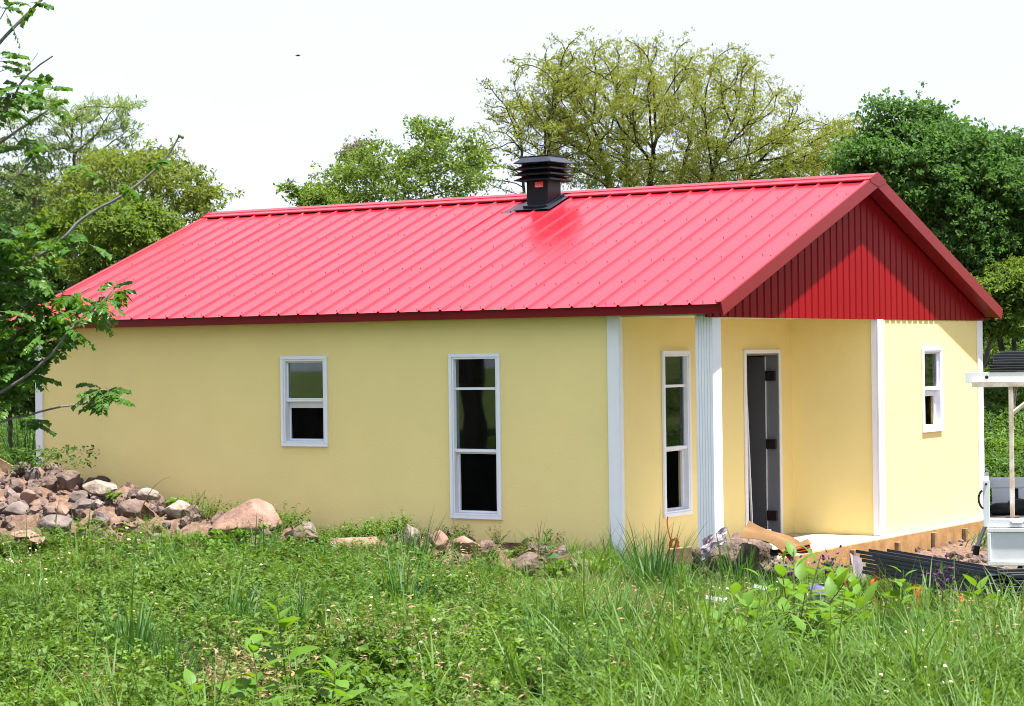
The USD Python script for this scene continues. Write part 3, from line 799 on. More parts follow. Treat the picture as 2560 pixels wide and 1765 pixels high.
for x, y, nn in ((2.4, 4.5, 300),):
    for _ in range(nn):
        x, y = rng.uniform(1.3, 4.6), rng.uniform(.6, 8)
        s = rng.uniform(.02, .08) * rng.uniform(.5, 1)
        ic = trimesh.creation.icosphere(subdivisions=1)
        v = ic.vertices * rng.uniform(.5, 1.1, 3) * s * (1 + .5 * (rng.random((len(ic.vertices), 1)) - .5))
        clods['rock_grey' if rng.random() < .5 else 'rock_brown'].append((v + [x, y, gz1(x, y) + s * .2], ic.faces))
obj('rubble', cat(clods['rock_brown']), M['rock_brown'], None, label='small brown clods and stones strewn over the bare dirt', category='rubble', kind='stuff')
obj('rubble', cat(clods['rock_grey']), M['rock_grey'], None, label='small greyish stones scattered over the bare dirt', category='rubble', kind='stuff')

# ------------------------------------------------------------------ things lying about
# extension cord hanging from the porch window
cord = []
c0 = on_plane(1667, 1292, (1, 0, 0), .06)
cord.append(tube(spline([c0 + [0, .02, .0], c0 + [.01, 0, -.12], c0 + [.03, .03, -.26], c0 + [.06, -.02, -.42]], 14), .0075, 6))
for k in range(5):
    th = np.linspace(0, 2 * np.pi, 22)
    ctr = c0 + [.06 + .012 * k, .03 + .015 * (k % 3 - 1), -.36 - .01 * k]
    cord.append(tube(np.stack([ctr[0] + .02 * np.sin(th * 2 + k), ctr[1] + (.055 + .012 * (k % 3)) * np.sin(th), ctr[2] + (.13 + .02 * (k % 2)) * np.cos(th)], 1), .0075, 6))
obj('extension_cord', cat(cord), M['orange'], None, label='orange extension cord looped below the porch window sill', category='cord', smooth=40)


def bent_sheet(o, U, V, nu, nv, disp, th=.004):
    """A thin sheet over U x V from o, lifted by disp(u, v) along its normal."""
    U, V = np.asarray(U, float), np.asarray(V, float)
    N = unit(np.cross(U, V))
    u, v = np.meshgrid(np.linspace(0, 1, nu), np.linspace(0, 1, nv))
    d = disp(u, v)
    top = np.asarray(o) + u[..., None] * U + v[..., None] * V + d[..., None] * N
    P = np.concatenate([top.reshape(-1, 3), (top - N * th).reshape(-1, 3)])
    i = np.arange(nu * nv).reshape(nv, nu); k = nu * nv
    f = [np.stack([i[:-1, :-1], i[:-1, 1:], i[1:, 1:], i[1:, :-1]], -1).reshape(-1, 4)]
    f.append(f[0][:, ::-1] + k)
    loop = np.r_[i[0, :], i[1:, -1], i[-1, -2::-1], i[-2:0:-1, 0]]
    nx = np.roll(loop, -1)
    f.append(np.stack([loop, loop + k, nx + k, nx], 1))
    return P, np.vstack(f)


A3 = np.array([RH[0], RH[1], 0]); F3 = np.array([FH[0], FH[1], 0])
# heap of packing: soil core, cardboard, plastic
hc = at(1850, 1395, 21.3); hc[2] = gz1(hc[0], hc[1])
s = trimesh.creation.icosphere(subdivisions=4)
v = np.array(s.vertices) * [.50, .36, .44]
v = v * (1 + .9 * (meshkit.fbm(v * 6 + 7, 5, 2) - .5))[:, None]
v = v[:, :1] * A3 + v[:, 1:2] * F3 + v[:, 2:] * EZ
obj('dirt_heap', (v + hc, s.faces), M['rock_brown'], None, smooth=True, label='small heap of earth in front of the white porch post', category='dirt heap')
p0 = at(1872, 1302, 21.0)
p1 = at(2000, 1364, 20.9)
cb = thing('cardboard_sheet', 'big brown cardboard sheet draped over the heap before the door', 'cardboard', p0)
obj('sheet', bent_sheet((0, 0, 0), p1 - p0, A3 * -.10 - F3 * .24 - EZ * .10, 14, 8, lambda u, v: .03 * np.sin(u * 5 + v * 2) - .10 * u * (1 - u) * 1.2 + .02 * np.sin(v * 7)), M['cardboard'], cb, smooth=True)
obj('torn_flap', bent_sheet(at(1925, 1372, 20.75) - p0, A3 * .33 + EZ * .02, -F3 * .02 - EZ * .05, 10, 4, lambda u, v: .05 * np.sin(u * 9) * (1 - u) + .02 * v), M['rubber'], cb, smooth=True)
ws = at(1864, 1306, 21.05)
obj('plastic_film', bent_sheet(ws, at(1922, 1325, 21.0) - ws + A3 * .02, -F3 * .12 - EZ * .10 + A3 * .03, 12, 6, lambda u, v: .045 * np.sin(u * 3.14) + .015 * np.sin(v * 9 + u * 6)), M['plasticw'], None, smooth=True, label='crumpled pale plastic film on top of the cardboard', category='plastic sheet')
for k, (x, y, w, lb) in enumerate(((1948, 1388, .30, 'flat cardboard strip with an orange edge, lowest of the small stack'), (1955, 1381, .26, 'flat cardboard strip with an orange edge, middle of the small stack'), (1968, 1374, .22, 'flat cardboard strip with an orange edge, topmost of the small stack'))):
    o = at(x, y, 20.6)
    t = thing('cardboard_strip', lb, 'cardboard', o, 0)
    obj('strip', bent_sheet((0, 0, 0), A3 * w + EZ * .045, F3 * .22 + EZ * .02, 8, 3, lambda u, v: .012 * np.sin(u * 6 + k), .010), M['cardboard'], t, smooth=True)
    obj('orange_edge', bent_sheet(-F3 * .004, A3 * w + EZ * .045, EZ * .007, 8, 2, lambda u, v: .0 * u, .003), M['orange'], t)
o = at(1752, 1398, 20.9)
obj('plastic_sheet', bent_sheet(o, A3 * .22 + EZ * .13, F3 * .10 + EZ * .17 + A3 * .03, 16, 14, lambda u, v: .07 * (meshkit.fbm(np.stack([u * 4, v * 4, u * 0], -1), 3, 4) - .5) * 2), M['plasticg'], None, label='crumpled lilac grey plastic sheet at the foot of the porch post', category='plastic sheet')
o = at(1700, 1385, 21.6)
obj('plank_offcut', frame_map(bx((-.10, -.01, -.10), (.12, .01, .06), .003), o, unit(A3 + EZ * .1), unit(F3 * .6 + EZ * .4), EZ), M['stake'], None, label='short brown board leaning at the slab edge beside the porch post', category='board')
for k, (x, y, s_, lb) in enumerate(((2045, 1415, .17, 'crumpled violet bag in the weeds left of the orange trestle'), (2005, 1440, .14, 'dark violet bag in the weeds below the cardboard strips'))):
    b = trimesh.creation.icosphere(subdivisions=3)
    v = np.array(b.vertices) * [1, .8, .7] * s_ * (1 + .55 * (meshkit.fbm(np.array(b.vertices) * 2.5 + 3 * k, 4, k + 3) - .5))[:, None]
    obj('plastic_bag', (v + (at(x, y, 20.0) * [1, 1, 0] + EZ * (gz1(*at(x, y, 20.0)[:2]) + s_ * .55)), b.faces), M['navy'], None, smooth=25, label=lb, category='bag')
o = at(2122, 1372, 21.4)
obj('metal_offcut', bent_sheet(o, A3 * .16 - EZ * .18, -EZ * .20 - F3 * .1 + A3 * .02, 8, 8, lambda u, v: .03 * np.sin(u * 8)), M['plasticg'], None, label='bent grey sheet offcut at the near end of the formwork board', category='metal sheet')

q0, q1 = on_plane(1881, 1333, (1, 0, 0), -.05), on_plane(1866, 990, (1, 0, 0), -.03)
obj('leaning_strip', tube([q0, q1], .013, 4), M['frame'], None, label='thin white strip leaning upright just inside the door opening', category='trim strip')
# bundle of dark channels on two orange trestles
b0, b1 = at(2192, 1402, 20.3), at(2530, 1462, 18.6)
bd = unit(b1 - b0); bl = np.linalg.norm(b1 - b0); bs = unit(np.cross(EZ, bd)); bu = np.cross(bd, bs)
bun = thing('channel_bundle', 'bundle of long dark metal channels resting on orange trestles', 'metal channels', b0)
rng = np.random.default_rng(3)
for k in range(6):
    for j in range(2):
        off = rng.uniform(-.12, .12) + (.10 if k < 2 else 0)
        z = -.105 + k * .034
        yy = (j - .5) * .16 + rng.uniform(-.01, .01)
        ch = cat([bx((off, yy - .07, z), (bl + off, yy + .07, z + .004)), bx((off, yy - .07, z + .0045), (bl + off, yy - .066, z + .030)), bx((off, yy + .066, z + .0045), (bl + off, yy + .07, z + .030))])
        obj('channel', frame_map(ch, (0, 0, 0), bd, bs, bu), M['blackflash'], bun)


def trestle(loc, rot, label):
    t = thing('trestle', label, 'trestle', loc, rot)
    H = .34
    obj('top_bar', tube(spline([(-.19, 0, H - .09), (-.19, 0, H - .03), (-.15, 0, H), (.15, 0, H), (.19, 0, H - .03), (.19, 0, H - .09)], 18), .022, 8), M['orange'], t, smooth=40)
    for sx in (-1, 1):
        for sy in (-1, 1):
            obj('leg', tube([(sx * .19, 0, H - .08), (sx * .20, sy * .12, -.05)], .019, 8), M['orange'], t, smooth=40)
    obj('cross_bar', tube([(-.195, -.06, .13), (.195, -.06, .13)], .014, 7), M['orange'], t, smooth=40)
    return t


for x, y, d, lb in ((2186, 1448, 20.0, 'orange trestle under the left end of the dark channel bundle'), (2305, 1448, 19.4, 'orange trestle under the middle of the dark channel bundle')):
    p = at(x, y, d)
    z = gz1(p[0], p[1])
    q = b0 + bd * ((p - b0) @ bd)
    trestle((q[0], q[1], q[2] - .105 - .34 - .022), math.atan2(bd[1], bd[0]) + 1.35, lb)
pp = at(2112, 1455, 20.2)
post_ = thing('marker_post', 'orange plastic marker post standing in the weeds left of the trestles', 'post', (pp[0], pp[1], gz1(pp[0], pp[1])))
obj('shaft', tube([(0, 0, -.05), (.005, 0, pp[2] + .12 - gz1(pp[0], pp[1]))], .022, 8), M['orange'], post_, smooth=40)
obj('head', bx((-.045, -.012, pp[2] + .02 - gz1(pp[0], pp[1])), (.05, .012, pp[2] + .07 - gz1(pp[0], pp[1])), .005), M['orange'], post_)

# nearer stack of ribbed dark sheets at the right edge
o = at(2530, 1440, 18.0)
st = thing('sheet_stack', 'stack of dark ribbed metal sheets standing in the grass at the right edge', 'metal sheets', (o[0], o[1], 0))
zt = o[2]
rng = np.random.default_rng(8)
for k in range(9):
    z = zt - .045 * k - .02
    off = rng.uniform(-.03, .04) - (.02 * (k % 3))
    ch = cat([bx((off, 0, z), (1.6, .5, z + .006)), bx((off, .0, z + .0065), (1.6, .02, z + .030), .003), bx((off, .2, z + .0065), (1.6, .22, z + .030), .003), bx((off, .48, z + .0065), (1.6, .5, z + .030), .003)])
    obj('sheet', frame_map(ch, (0, 0, 0), A3, F3, EZ), M['sheetmetal'], st)
# white plastic trims lying in the grass
for x0, x1, y0, y1, d, lb in ((2355, 2500, 1534, 1549, 17.6, 'long white plastic trim lying in the grass before the dark sheets'), (1765, 1812, 1497, 1506, 18.6, 'short white plastic trim in the tall grass left of the leafy bush'), (1885, 1925, 1470, 1478, 19.2, 'short white plastic trim in the grass beside the cardboard')):
    a, b = at(x0, y0, d), at(x1, y1, d)
    obj('trim_strip', frame_map(cat([bx((0, 0, 0), (1, .05, .006)), bx((0, .0, .0065), (1, .006, .03))]), a, b - a, F3, EZ), M['frame'], None, label=lb, category='trim strip')

# plank and red bucket at the far left by the mound
o = at(8, 1165, 26.6)
obj('plank', frame_map(bx((-.30, -.015, -.08), (.26, .015, .06), .004), o, unit(A3 * .85 - EZ * .5), F3, unit(A3 * .5 + EZ * .85)), M['stake'], None, label='dark plank leaning on the dirt at the left edge', category='plank')
o = at(-22, 1142, 27.0)
bk = thing('bucket', 'red bucket behind the dark plank at the left edge', 'bucket', (o[0], o[1], o[2] - .12))
bc = np.array([(.085, 0), (.11, .22), (.118, .225), (.118, .24), (.104, .24), (.08, .01)])
rv = trimesh.creation.revolve(bc, sections=18)
obj('shell', rv, M['redtrim'], bk, smooth=40)
obj('handle', tube(spline([(-.115, 0, .22), (-.08, .0, .31), (.08, 0, .31), (.115, 0, .22)], 12), .005, 6), M['steel'], bk)

# ------------------------------------------------------------------ flatbed truck
T0 = at(2467, 1305, 20.0)                                       # rear near corner of the bed floor
tr = thing('flatbed_truck', 'small white flatbed truck with its near side board folded down', 'truck', (T0[0], T0[1], 0))
ta = unit(A3 - F3 * .2076); tb = np.array([-ta[1], ta[0], 0])     # along the truck, across it (away)
FZ = T0[2]; BL, BW = 2.5, 1.42
tp = lambda ms: frame_map(cat(ms), (0, 0, 0), ta, tb, EZ)
obj('bed_floor', tp([bx((.02, .0, FZ - .05), (BL, BW, FZ - .008), .004)]), M['truckbed'], tr)
obj('bed_rail', tp([bx((.0, -.045, FZ - .045), (BL, -.003, FZ + .03), .006)]), M['whitepaint'], tr)
lat = group_part(tr, 'rail_latch')
obj('latch_plate', tp([bx((.20, -.055, FZ - .018), (.32, -.046, FZ + .015), .003)]), M['steel'], lat)
obj('latch_bar', tp([bx((.215, -.066, FZ - .006), (.305, -.056, FZ + .006), .002)]), M['whitepaint'], lat)
sb = group_part(tr, 'near_side_board')
obj('board_panel', tp([bx((.035, -.062, FZ - .335), (BL, -.050, FZ - .09))]), M['whitepaint'], sb)
obj('board_frame', tp([bx((.0, -.078, FZ - .085), (BL, -.046, FZ - .048), .006), bx((.0, -.078, FZ - .375), (BL, -.046, FZ - .336), .006), bx((.0, -.0785, FZ - .3355), (.034, -.046, FZ - .0855), .006)]), M['whitepaint'], sb)
fb = group_part(tr, 'far_side_board')
obj('board_panel', tp([bx((.05, BW + .001, FZ - .02), (BL, BW + .02, FZ + .21))]), M['whitepaint'], fb)
obj('board_frame', tp([bx((.0, BW - .004, FZ + .211), (BL, BW + .034, FZ + .31), .01)]), M['whitepaint'], fb)
for k in range(7):
    x = .26 + k * .18 * 1.9
    obj('board_rib', tp([bx((x, BW - .012, FZ - .01), (x + .03, BW + .0005, FZ + .21), .004)]), M['rubber'], fb)
tg = group_part(tr, 'tailgate')
obj('gate_panel', tp([bx((-.012, -.03, FZ + .032), (.012, BW + .03, FZ + .30), .004)]), M['whitepaint'], tg)
obj('gate_frame', tp([bx((-.03, -.046, FZ - .04), (.028, -.031, FZ + .365), .004), bx((-.026, -.03, FZ + .301), (.024, BW + .03, FZ + .36), .006)]), M['whitepaint'], tg)
obj('gate_handle', tp([tube(spline([(-.035, -.05, FZ + .28), (-.062, -.05, FZ + .24), (-.062, -.05, FZ + .17), (-.03, -.05, FZ + .12)], 10), .010, 6)]), M['rubber'], tg, smooth=40)
obj('gate_bolt', tp([bx((-.012, -.058, FZ + .325), (.008, -.0465, FZ + .345), .003)]), M['hinge'], tg)
stp = group_part(tr, 'tail_stay')
obj('stay_bar', tp([tube([(-.012, .02, FZ - .03), (-.085, .02, FZ - .21)], .019, 8)]), M['steel'], stp, smooth=40)
obj('stay_foot', tp([tube([(-.086, .02, FZ - .211), (-.10, .02, FZ - .29)], .028, 8)]), M['rubber'], stp, smooth=40)
obj('chassis', tp([bx((.1, .25, FZ - .2), (BL + 1.2, .35, FZ - .055)), bx((.1, BW - .35, FZ - .2), (BL + 1.2, BW - .25, FZ - .055)), bx((.05, .1, FZ - .26), (.10, BW - .1, FZ - .12))]), M['rubber'], tr)
gzt = min(gz1(T0[0] + ta[0] * .6, T0[1] + ta[1] * .6), -.1)
obj('wheel_arch', tp([tube([(.62 + .37 * math.cos(q), .02, FZ - .50 + .27 * math.sin(q)) for q in np.linspace(.15, math.pi - .1, 14)], .022, 6)]), M['rubber'], tr, smooth=40)
WR = .27
for wx in (.62, 2.95):
    for wy in (.07, BW - .07):
        wh = group_part(tr, 'wheel')
        prof = np.array([(.15, -.08), (.24, -.085), (WR - .012, -.07), (WR, -.05), (WR, .05), (WR - .012, .07), (.24, .085), (.15, .08), (.15, -.08)])
        cv = lambda m_: frame_map((np.array(m_.vertices), np.array(m_.faces)), ta * wx + tb * wy + EZ * (FZ - .50), ta, EZ, -tb)
        obj('tyre', cv(trimesh.creation.revolve(prof, sections=28)), M['rubber'], wh, smooth=40)
        obj('rim', cv(trimesh.creation.revolve(np.array([(0, -.03), (.06, -.045), (.1, -.02), (.149, -.06), (.149, .06), (.1, .02), (.06, .045), (0, .03)]), sections=24)), M['steel'], wh, smooth=40)
cab = group_part(tr, 'cab')
cabp = Polygon([(BL + .06, FZ - .15), (BL + 1.55, FZ - .15), (BL + 1.58, FZ + .25), (BL + 1.22, FZ + .98), (BL + .14, FZ + 1.02), (BL + .06, FZ + .9)]).buffer(-.05).buffer(.05)
obj('cab_body', frame_map(extrude(cabp, BW), (0, 0, 0), ta, EZ, tb), M['whitepaint'], cab)
obj('side_window', frame_map(cat([extrude(Polygon([(BL + .28, FZ + .42), (BL + 1.32, FZ + .42), (BL + 1.12, FZ + .88), (BL + .28, FZ + .9)]), .006)]), -tb * .0065, ta, EZ, tb), M['glassdark'], cab)
# rack on the bed
rk = thing('ladder_rack', 'rust stained white steel rack standing on the truck bed', 'rack', (T0[0], T0[1], FZ - .008))
RP = at(2531, 1285, 20.6) - np.array([T0[0], T0[1], 0])
ra, rb = RP @ ta, RP @ tb
RZ = at(2540, 965, 20.6)[2] - FZ
RL = BL - .1
obj('post', tp([bx((ra - .021, rb - .021, .0), (ra + .021, rb + .021, RZ - .001), .004)]), M['rackpaint'], rk)
obj('foot_plate', tp([bx((ra - .06, rb - .05, .0), (ra - .0215, rb + .05, .012)), bx((ra + .0215, rb - .05, .0), (ra + .06, rb + .05, .012))]), M['truckbed'], rk)
obj('post', tp([bx((RL - .021, rb - .021, .0), (RL + .021, rb + .021, RZ - .001), .004)]), M['rackpaint'], rk)
obj('side_beam', tp([bx((ra - .34, rb - .024, RZ), (RL + .2, rb + .024, RZ + .052), .004)]), M['rackpaint'], rk)
obj('top_channel', tp([bx((ra - .40, rb + .0245, RZ + .035), (RL + .2, rb + .06, RZ + .135), .004)]), M['whitepaint'], rk)
obj('bolt_hole', tp([frame_map(trimesh.creation.cylinder(radius=.016, height=.008, sections=12), (ra - .21, rb + .021, RZ + .09), EX, EZ, EY)]), M['rubber'], rk)
obj('cross_beam', tp([bx((ra - .02, rb + .061, RZ + .0), (ra + .03, rb + 1.0, RZ + .06), .004)]), M['rackpaint'], rk)
obj('brace', tp([tube([(ra + .01, rb, RZ - .24), (ra + .30, rb, RZ - .005)], .020, 6)]), M['rackpaint'], rk)
obj('brace', tp([tube([(ra + .02, rb + .02, RZ - .20), (ra + .05, rb + .35, RZ - .002)], .016, 6)]), M['rackpaint'], rk)
sh = thing('sheet_bundle', 'bundle of dark metal sheets tied flat on the truck rack', 'metal sheets', (T0[0], T0[1], FZ - .008 + RZ + .136))
rng = np.random.default_rng(6)
for k in range(8):
    off = ra - .18 + (0.0, .0, -.02, .03, .02, .0, .03, .09)[k] + rng.uniform(-.012, .012)
    obj('sheet', tp([bx((off, rb + .02, .024 * k + .001), (RL + .3, rb + .85, .024 * k + .014), .003), bx((off + .004, rb + .022, .024 * k + .0145), (RL + .3, rb + .04, .024 * k + .0245)), bx((off + .004, rb + .8, .024 * k + .0145), (RL + .3, rb + .84, .024 * k + .0245))]), M['black' if k < 3 else 'blackflash'], sh)
bgp = trimesh.creation.icosphere(subdivisions=3)
for x, y, sz, lb in ((2508, 1282, (.16, .1, .06), 'black bag slumped at the foot of the rack post'), (2548, 1272, (.13, .1, .08), 'black toolbag on the truck bed right of the rack post')):
    v = np.array(bgp.vertices) * sz * (1 + .4 * (meshkit.fbm(np.array(bgp.vertices) * 2 + x, 3, 5) - .5))[:, None]
    p = at(x, y, 20.95); p[2] = FZ + sz[2] * .7
    obj('black_bag', (v @ np.array([A3, F3, EZ]) + p, bgp.faces), M['rubber'], None, smooth=30, label=lb, category='bag')

# ------------------------------------------------------------------ trees
def colonize(att, start, parent, step, reach, kill, iters, up=0.1, seed=0, keep_dir=.55):
    """Branches that grow towards the points att (space colonisation)."""
    r = np.random.default_rng(seed)
    nodes, par = [np.asarray(q, float) for q in start], list(parent)
    att = np.asarray(att)
    for _ in range(iters):
        if not len(att):
            break
        N = np.array(nodes)
        d, i = cKDTree(N).query(att)
        keep = d > kill
        att, d, i = att[keep], d[keep], i[keep]
        ok = d < reach
        if not ok.any():
            reach *= 1.6
            continue
        acc = np.zeros_like(N); np.add.at(acc, i[ok], unit(att[ok] - N[i[ok]]))
        who = np.unique(i[ok])
        pw = np.array(par)[who]
        along = np.where((pw >= 0)[:, None], unit(N[who] - N[np.maximum(pw, 0)]), 0)
        dirs = unit(unit(acc[who]) + along * keep_dir + [0, 0, up] + r.normal(0, .10, (len(who), 3)))
        new = N[who] + dirs * step
        dd, _ = cKDTree(N).query(new)
        for w_, q, s_ in zip(who, new, dd):
            if s_ > step * .45:
                nodes.append(q); par.append(int(w_))
    return np.array(nodes), np.array(par)


def limbs(nodes, par, tip, expo, sides=5, rmax=None):
    n = len(nodes)
    kids = np.zeros(n); acc = np.zeros(n)
    rad = np.zeros(n)
    order = np.arange(n)[::-1]
    for k in order:
        rad[k] = max(tip, acc[k] ** (1 / expo))
        if par[k] >= 0:
            acc[par[k]] += rad[k] ** expo; kids[par[k]] += 1
    if rmax:
        rad = np.minimum(rad, rmax)
    i = np.nonzero(par >= 0)[0]
    p0, p1 = nodes[par[i]], nodes[i]
    r0, r1 = np.minimum(rad[par[i]], rad[i] * 1.25), rad[i]
    t = unit(p1 - p0); p1 = p1 + t * (r1 * .5)[:, None]
    a = unit(np.cross(t, [.31, .52, .79])); b = np.cross(t, a)
    th = np.arange(sides) * 2 * np.pi / sides
    ring = np.cos(th)[None, :, None] * a[:, None] + np.sin(th)[None, :, None] * b[:, None]
    v = np.concatenate([p0[:, None] + ring * r0[:, None, None], p1[:, None] + ring * r1[:, None, None]], 1).reshape(-1, 3)
    k = np.arange(sides); q = np.stack([k, (k + 1) % sides, sides + (k + 1) % sides, sides + k], 1)
    f = (np.arange(len(i)) * 2 * sides)[:, None, None] + q[None]
    return (v, f.reshape(-1, 4)), rad, kids


def cloud(ells, n, r, shell=.3):
    """Points in a union of ellipsoids ((centre), (across, ahead, up radii)), denser towards the outside."""
    w = np.array([e[1][0] * e[1][1] * e[1][2] for e in ells]) ** .8
    k = r.choice(len(ells), n, p=w / w.sum())
    d = unit(r.normal(size=(n, 3))) * (r.random(n) ** shell)[:, None]
    C = np.array([e[0] for e in ells])[k]; R = np.array([e[1] for e in ells])[k] * d
    return C + R[:, :1] * A3 + R[:, 1:2] * F3 + R[:, 2:] * EZ


def tree(label, base, ells, leaf, bark='bark', n_att=700, step=.22, reach=2.5, kill=.35, iters=60, tip=.008, expo=2.3, seed=1, stems=None,
         n_leaf=30000, L=.12, W=.05, spread=.25, up=.15, category='tree', name='tree', group=None, shell=.24, gap=.40, droop=.2, flat=0.0, clump=0, rmax=None, tipbias=1.5):
    r = np.random.default_rng(seed)
    base = np.array([base[0], base[1], gz1(base[0], base[1]) - .1])
    att = cloud(ells, int(n_att * 1.5), r, shell)
    att = att[meshkit.fbm(att * 1.1 + seed * 3.7, 2, seed) > gap][:n_att]
    start, par = [base], [-1]
    for tgt in (stems or [np.mean([e[0] for e in ells], 0) * [1, 1, 1] - [0, 0, .3]]):
        last = 0
        ln = spline([base, base * .5 + np.asarray(tgt) * .5 + r.normal(0, .12, 3), tgt], max(4, int(np.linalg.norm(tgt - base) / step)))
        for q in ln[1:]:
            start.append(q + r.normal(0, step * .10, 3)); par.append(last); last = len(start) - 1
    nodes, par = colonize(att, start, par, step, reach, kill, iters, up, seed)
    wood, rad, kids = limbs(nodes, par, tip, expo, rmax=rmax)
    t = thing(name, label, category, base, group=group)
    wood = (wood[0] - base, wood[1])
    obj('trunk', wood, M[bark], t, smooth=False)
    # foliage on the thin twigs
    thin = np.nonzero((rad < tip * 2.4) & (par >= 0))[0]
    w = np.where(kids[thin] == 0, tipbias, .6)
    ctr = nodes.mean(0)
    if clump:
        nc = max(1, n_leaf // clump)
        pk = r.choice(thin, nc, p=w / w.sum())
        q = nodes[pk] + r.normal(0, spread, (nc, 3)) * [1, 1, .6]
        dirc = unit(nodes[pk] - nodes[par[pk]] + r.normal(0, .6, (nc, 3)) + [0, 0, .2])
        q = q.repeat(clump, 0); dirc = dirc.repeat(clump, 0)
        q = q + r.normal(0, L * .45, q.shape) * [1, 1, .6]
    else:
        pk = r.choice(thin, n_leaf, p=w / w.sum())
        q = nodes[pk] + r.normal(0, spread, (n_leaf, 3))
        dirc = unit(nodes[pk] - nodes[par[pk]])
    n = len(q)
    D = unit(dirc + r.normal(0, .9, (n, 3)) * [1, 1, 1 - flat * .7] - [0, 0, droop])
    Nn = unit(r.normal(0, 1, (n, 3)) * [1, 1, .5] + [0, 0, 1.0 + 3 * flat] + .3 * unit(q - ctr))
    sz = r.uniform(.65, 1.25, n)
    v, f = diamonds(q - base, D, Nn, L * sz, W * sz)
    obj('crown', (v, f), M[leaf], t, kind='stuff')
    return t


E_ = lambda x, y, d, rx, ry, rz: (at(x, y, d), (rx, ry, rz))
xy = lambda x, d: at(x, 900, d)[:2]

# big spreading tree behind the ridge: many upright limbs, thin yellow green crown
T_BIG = tree('large spreading tree with many dark limbs and a thin yellow green crown', xy(1600, 42),
     [E_(1640, 300, 42, 2.7, 2.4, 1.35), E_(1500, 260, 42, 1.5, 1.8, 1.0), E_(1910, 385, 42, 1.75, 1.6, .85), E_(1650, 420, 42, 2.4, 2.0, .6), E_(2000, 420, 42, .8, 1, .35)],
     'leaf_olive', bark='barkdark', gap=.28, n_att=2300, step=.17, reach=1.6, kill=.26, tip=.0085, expo=2.25, seed=21, up=.55, rmax=.13,
     stems=[at(1500, 360, 42), at(1570, 380, 42.6), at(1640, 350, 41.5), at(1720, 370, 42.4), at(1800, 370, 41.6), at(1900, 400, 42.3), at(1560, 330, 43)],
     n_leaf=100000, L=.06, W=.020, spread=.12, clump=8, droop=.05)
tree('taller sparse tree with bare brown twigs rising behind the roof ventilator', xy(1345, 41),
     [E_(1350, 300, 41, 1.15, 1.2, 1.15), E_(1260, 330, 41, .65, .8, .65), E_(1400, 180, 41, .55, .6, .6), E_(1260, 440, 41, .7, .7, .35), E_(1440, 110, 41, .22, .3, .35)],
     'leaf_olive', bark='barkdark', n_att=760, step=.16, reach=1.5, kill=.25, tip=.0075, expo=2.35, seed=22, up=.3, rmax=.13,
     stems=[at(1300, 330, 41), at(1370, 300, 41.4), at(1400, 170, 41)], n_leaf=8000, L=.07, W=.024, spread=.07, clump=7, droop=.0)
tree('small leaning sparse tree reaching towards the dark tree', xy(2030, 43),
     [E_(2050, 400, 43, .75, .7, .55), E_(2110, 320, 43, .35, .4, .35), E_(1980, 440, 43, .5, .5, .2)],
     'leaf_olive', n_att=260, step=.16, reach=1.5, kill=.25, tip=.0075, seed=23, up=.2, rmax=.1, stems=[at(2030, 420, 43)], n_leaf=5200, L=.07, W=.022, spread=.07, clump=7)
tree('light green leafy tree left of the roof ventilator', xy(1010, 38),
     [E_(1010, 440, 38, 1.15, 1.2, .62), E_(880, 460, 38, .8, .9, .38), E_(1130, 430, 38, .75, .9, .55), E_(1060, 360, 38, .4, .5, .45), E_(960, 520, 38, 1.5, 1.2, .5)],
     'leaf_mid', n_att=700, step=.17, reach=1.6, kill=.27, tip=.007, seed=24, gap=.44, n_leaf=19000, L=.075, W=.034, spread=.13, clump=7, droop=.15)
tree('small thin leaved tree at the left of the light green tree', xy(770, 37),
     [E_(785, 460, 37, .45, .5, .28), E_(730, 480, 37, .35, .4, .16), E_(800, 500, 37, .5, .5, .2)],
     'leaf_mid', n_att=200, step=.14, reach=1.4, kill=.22, tip=.006, seed=25, n_leaf=3600, L=.085, W=.04, spread=.08, clump=7)
tree('withered greyish tree top behind the light green tree', xy(890, 41), [E_(892, 385, 41, .36, .4, .26)],
     'leaf_grey', bark='barkpale', n_att=130, step=.13, reach=1.5, kill=.2, tip=.006, seed=26, n_leaf=1300, L=.07, W=.03, spread=.05, rmax=.05)
T_DARK = tree('dense dark green tree behind the right end of the roof', xy(2520, 36),
     [E_(2330, 455, 36, 1.25, 1.4, .92), E_(2180, 430, 36, .55, .9, .75), E_(2480, 470, 36, .85, 1.2, .95), E_(2230, 352, 36, .55, .7, .34), E_(2400, 640, 36, 1.1, 1.3, .65), E_(2560, 560, 36, .8, 1.2, 1.0), E_(2340, 362, 36, .7, .7, .30), E_(2172, 285, 36, .10, .2, .18), E_(2222, 268, 36, .10, .2, .16), E_(2290, 272, 36, .12, .2, .16), E_(2330, 300, 36, .10, .2, .16), E_(2405, 330, 36, .12, .2, .16), E_(2470, 345, 36, .12, .2, .16), E_(2120, 335, 36, .12, .2, .16)],
     'leaf_dark', bark='barkdark', n_att=1300, step=.19, reach=1.8, kill=.3, tip=.008, seed=27, n_leaf=120000, L=.075, W=.045, spread=.17, clump=9, droop=.15, rmax=.16,
     stems=[at(2400, 600, 36), at(2540, 560, 36)])
tree('bright light green tree top at the right edge beyond the dark tree', xy(2600, 46),
     [E_(2590, 450, 46, 1.0, 1.0, .72), E_(2540, 500, 46, .8, .8, .5), E_(2600, 620, 46, .8, .8, .9)], 'leaf_bright', n_att=300, step=.22, reach=2, kill=.35, seed=28, n_leaf=14000, L=.12, W=.055, spread=.2, clump=8)
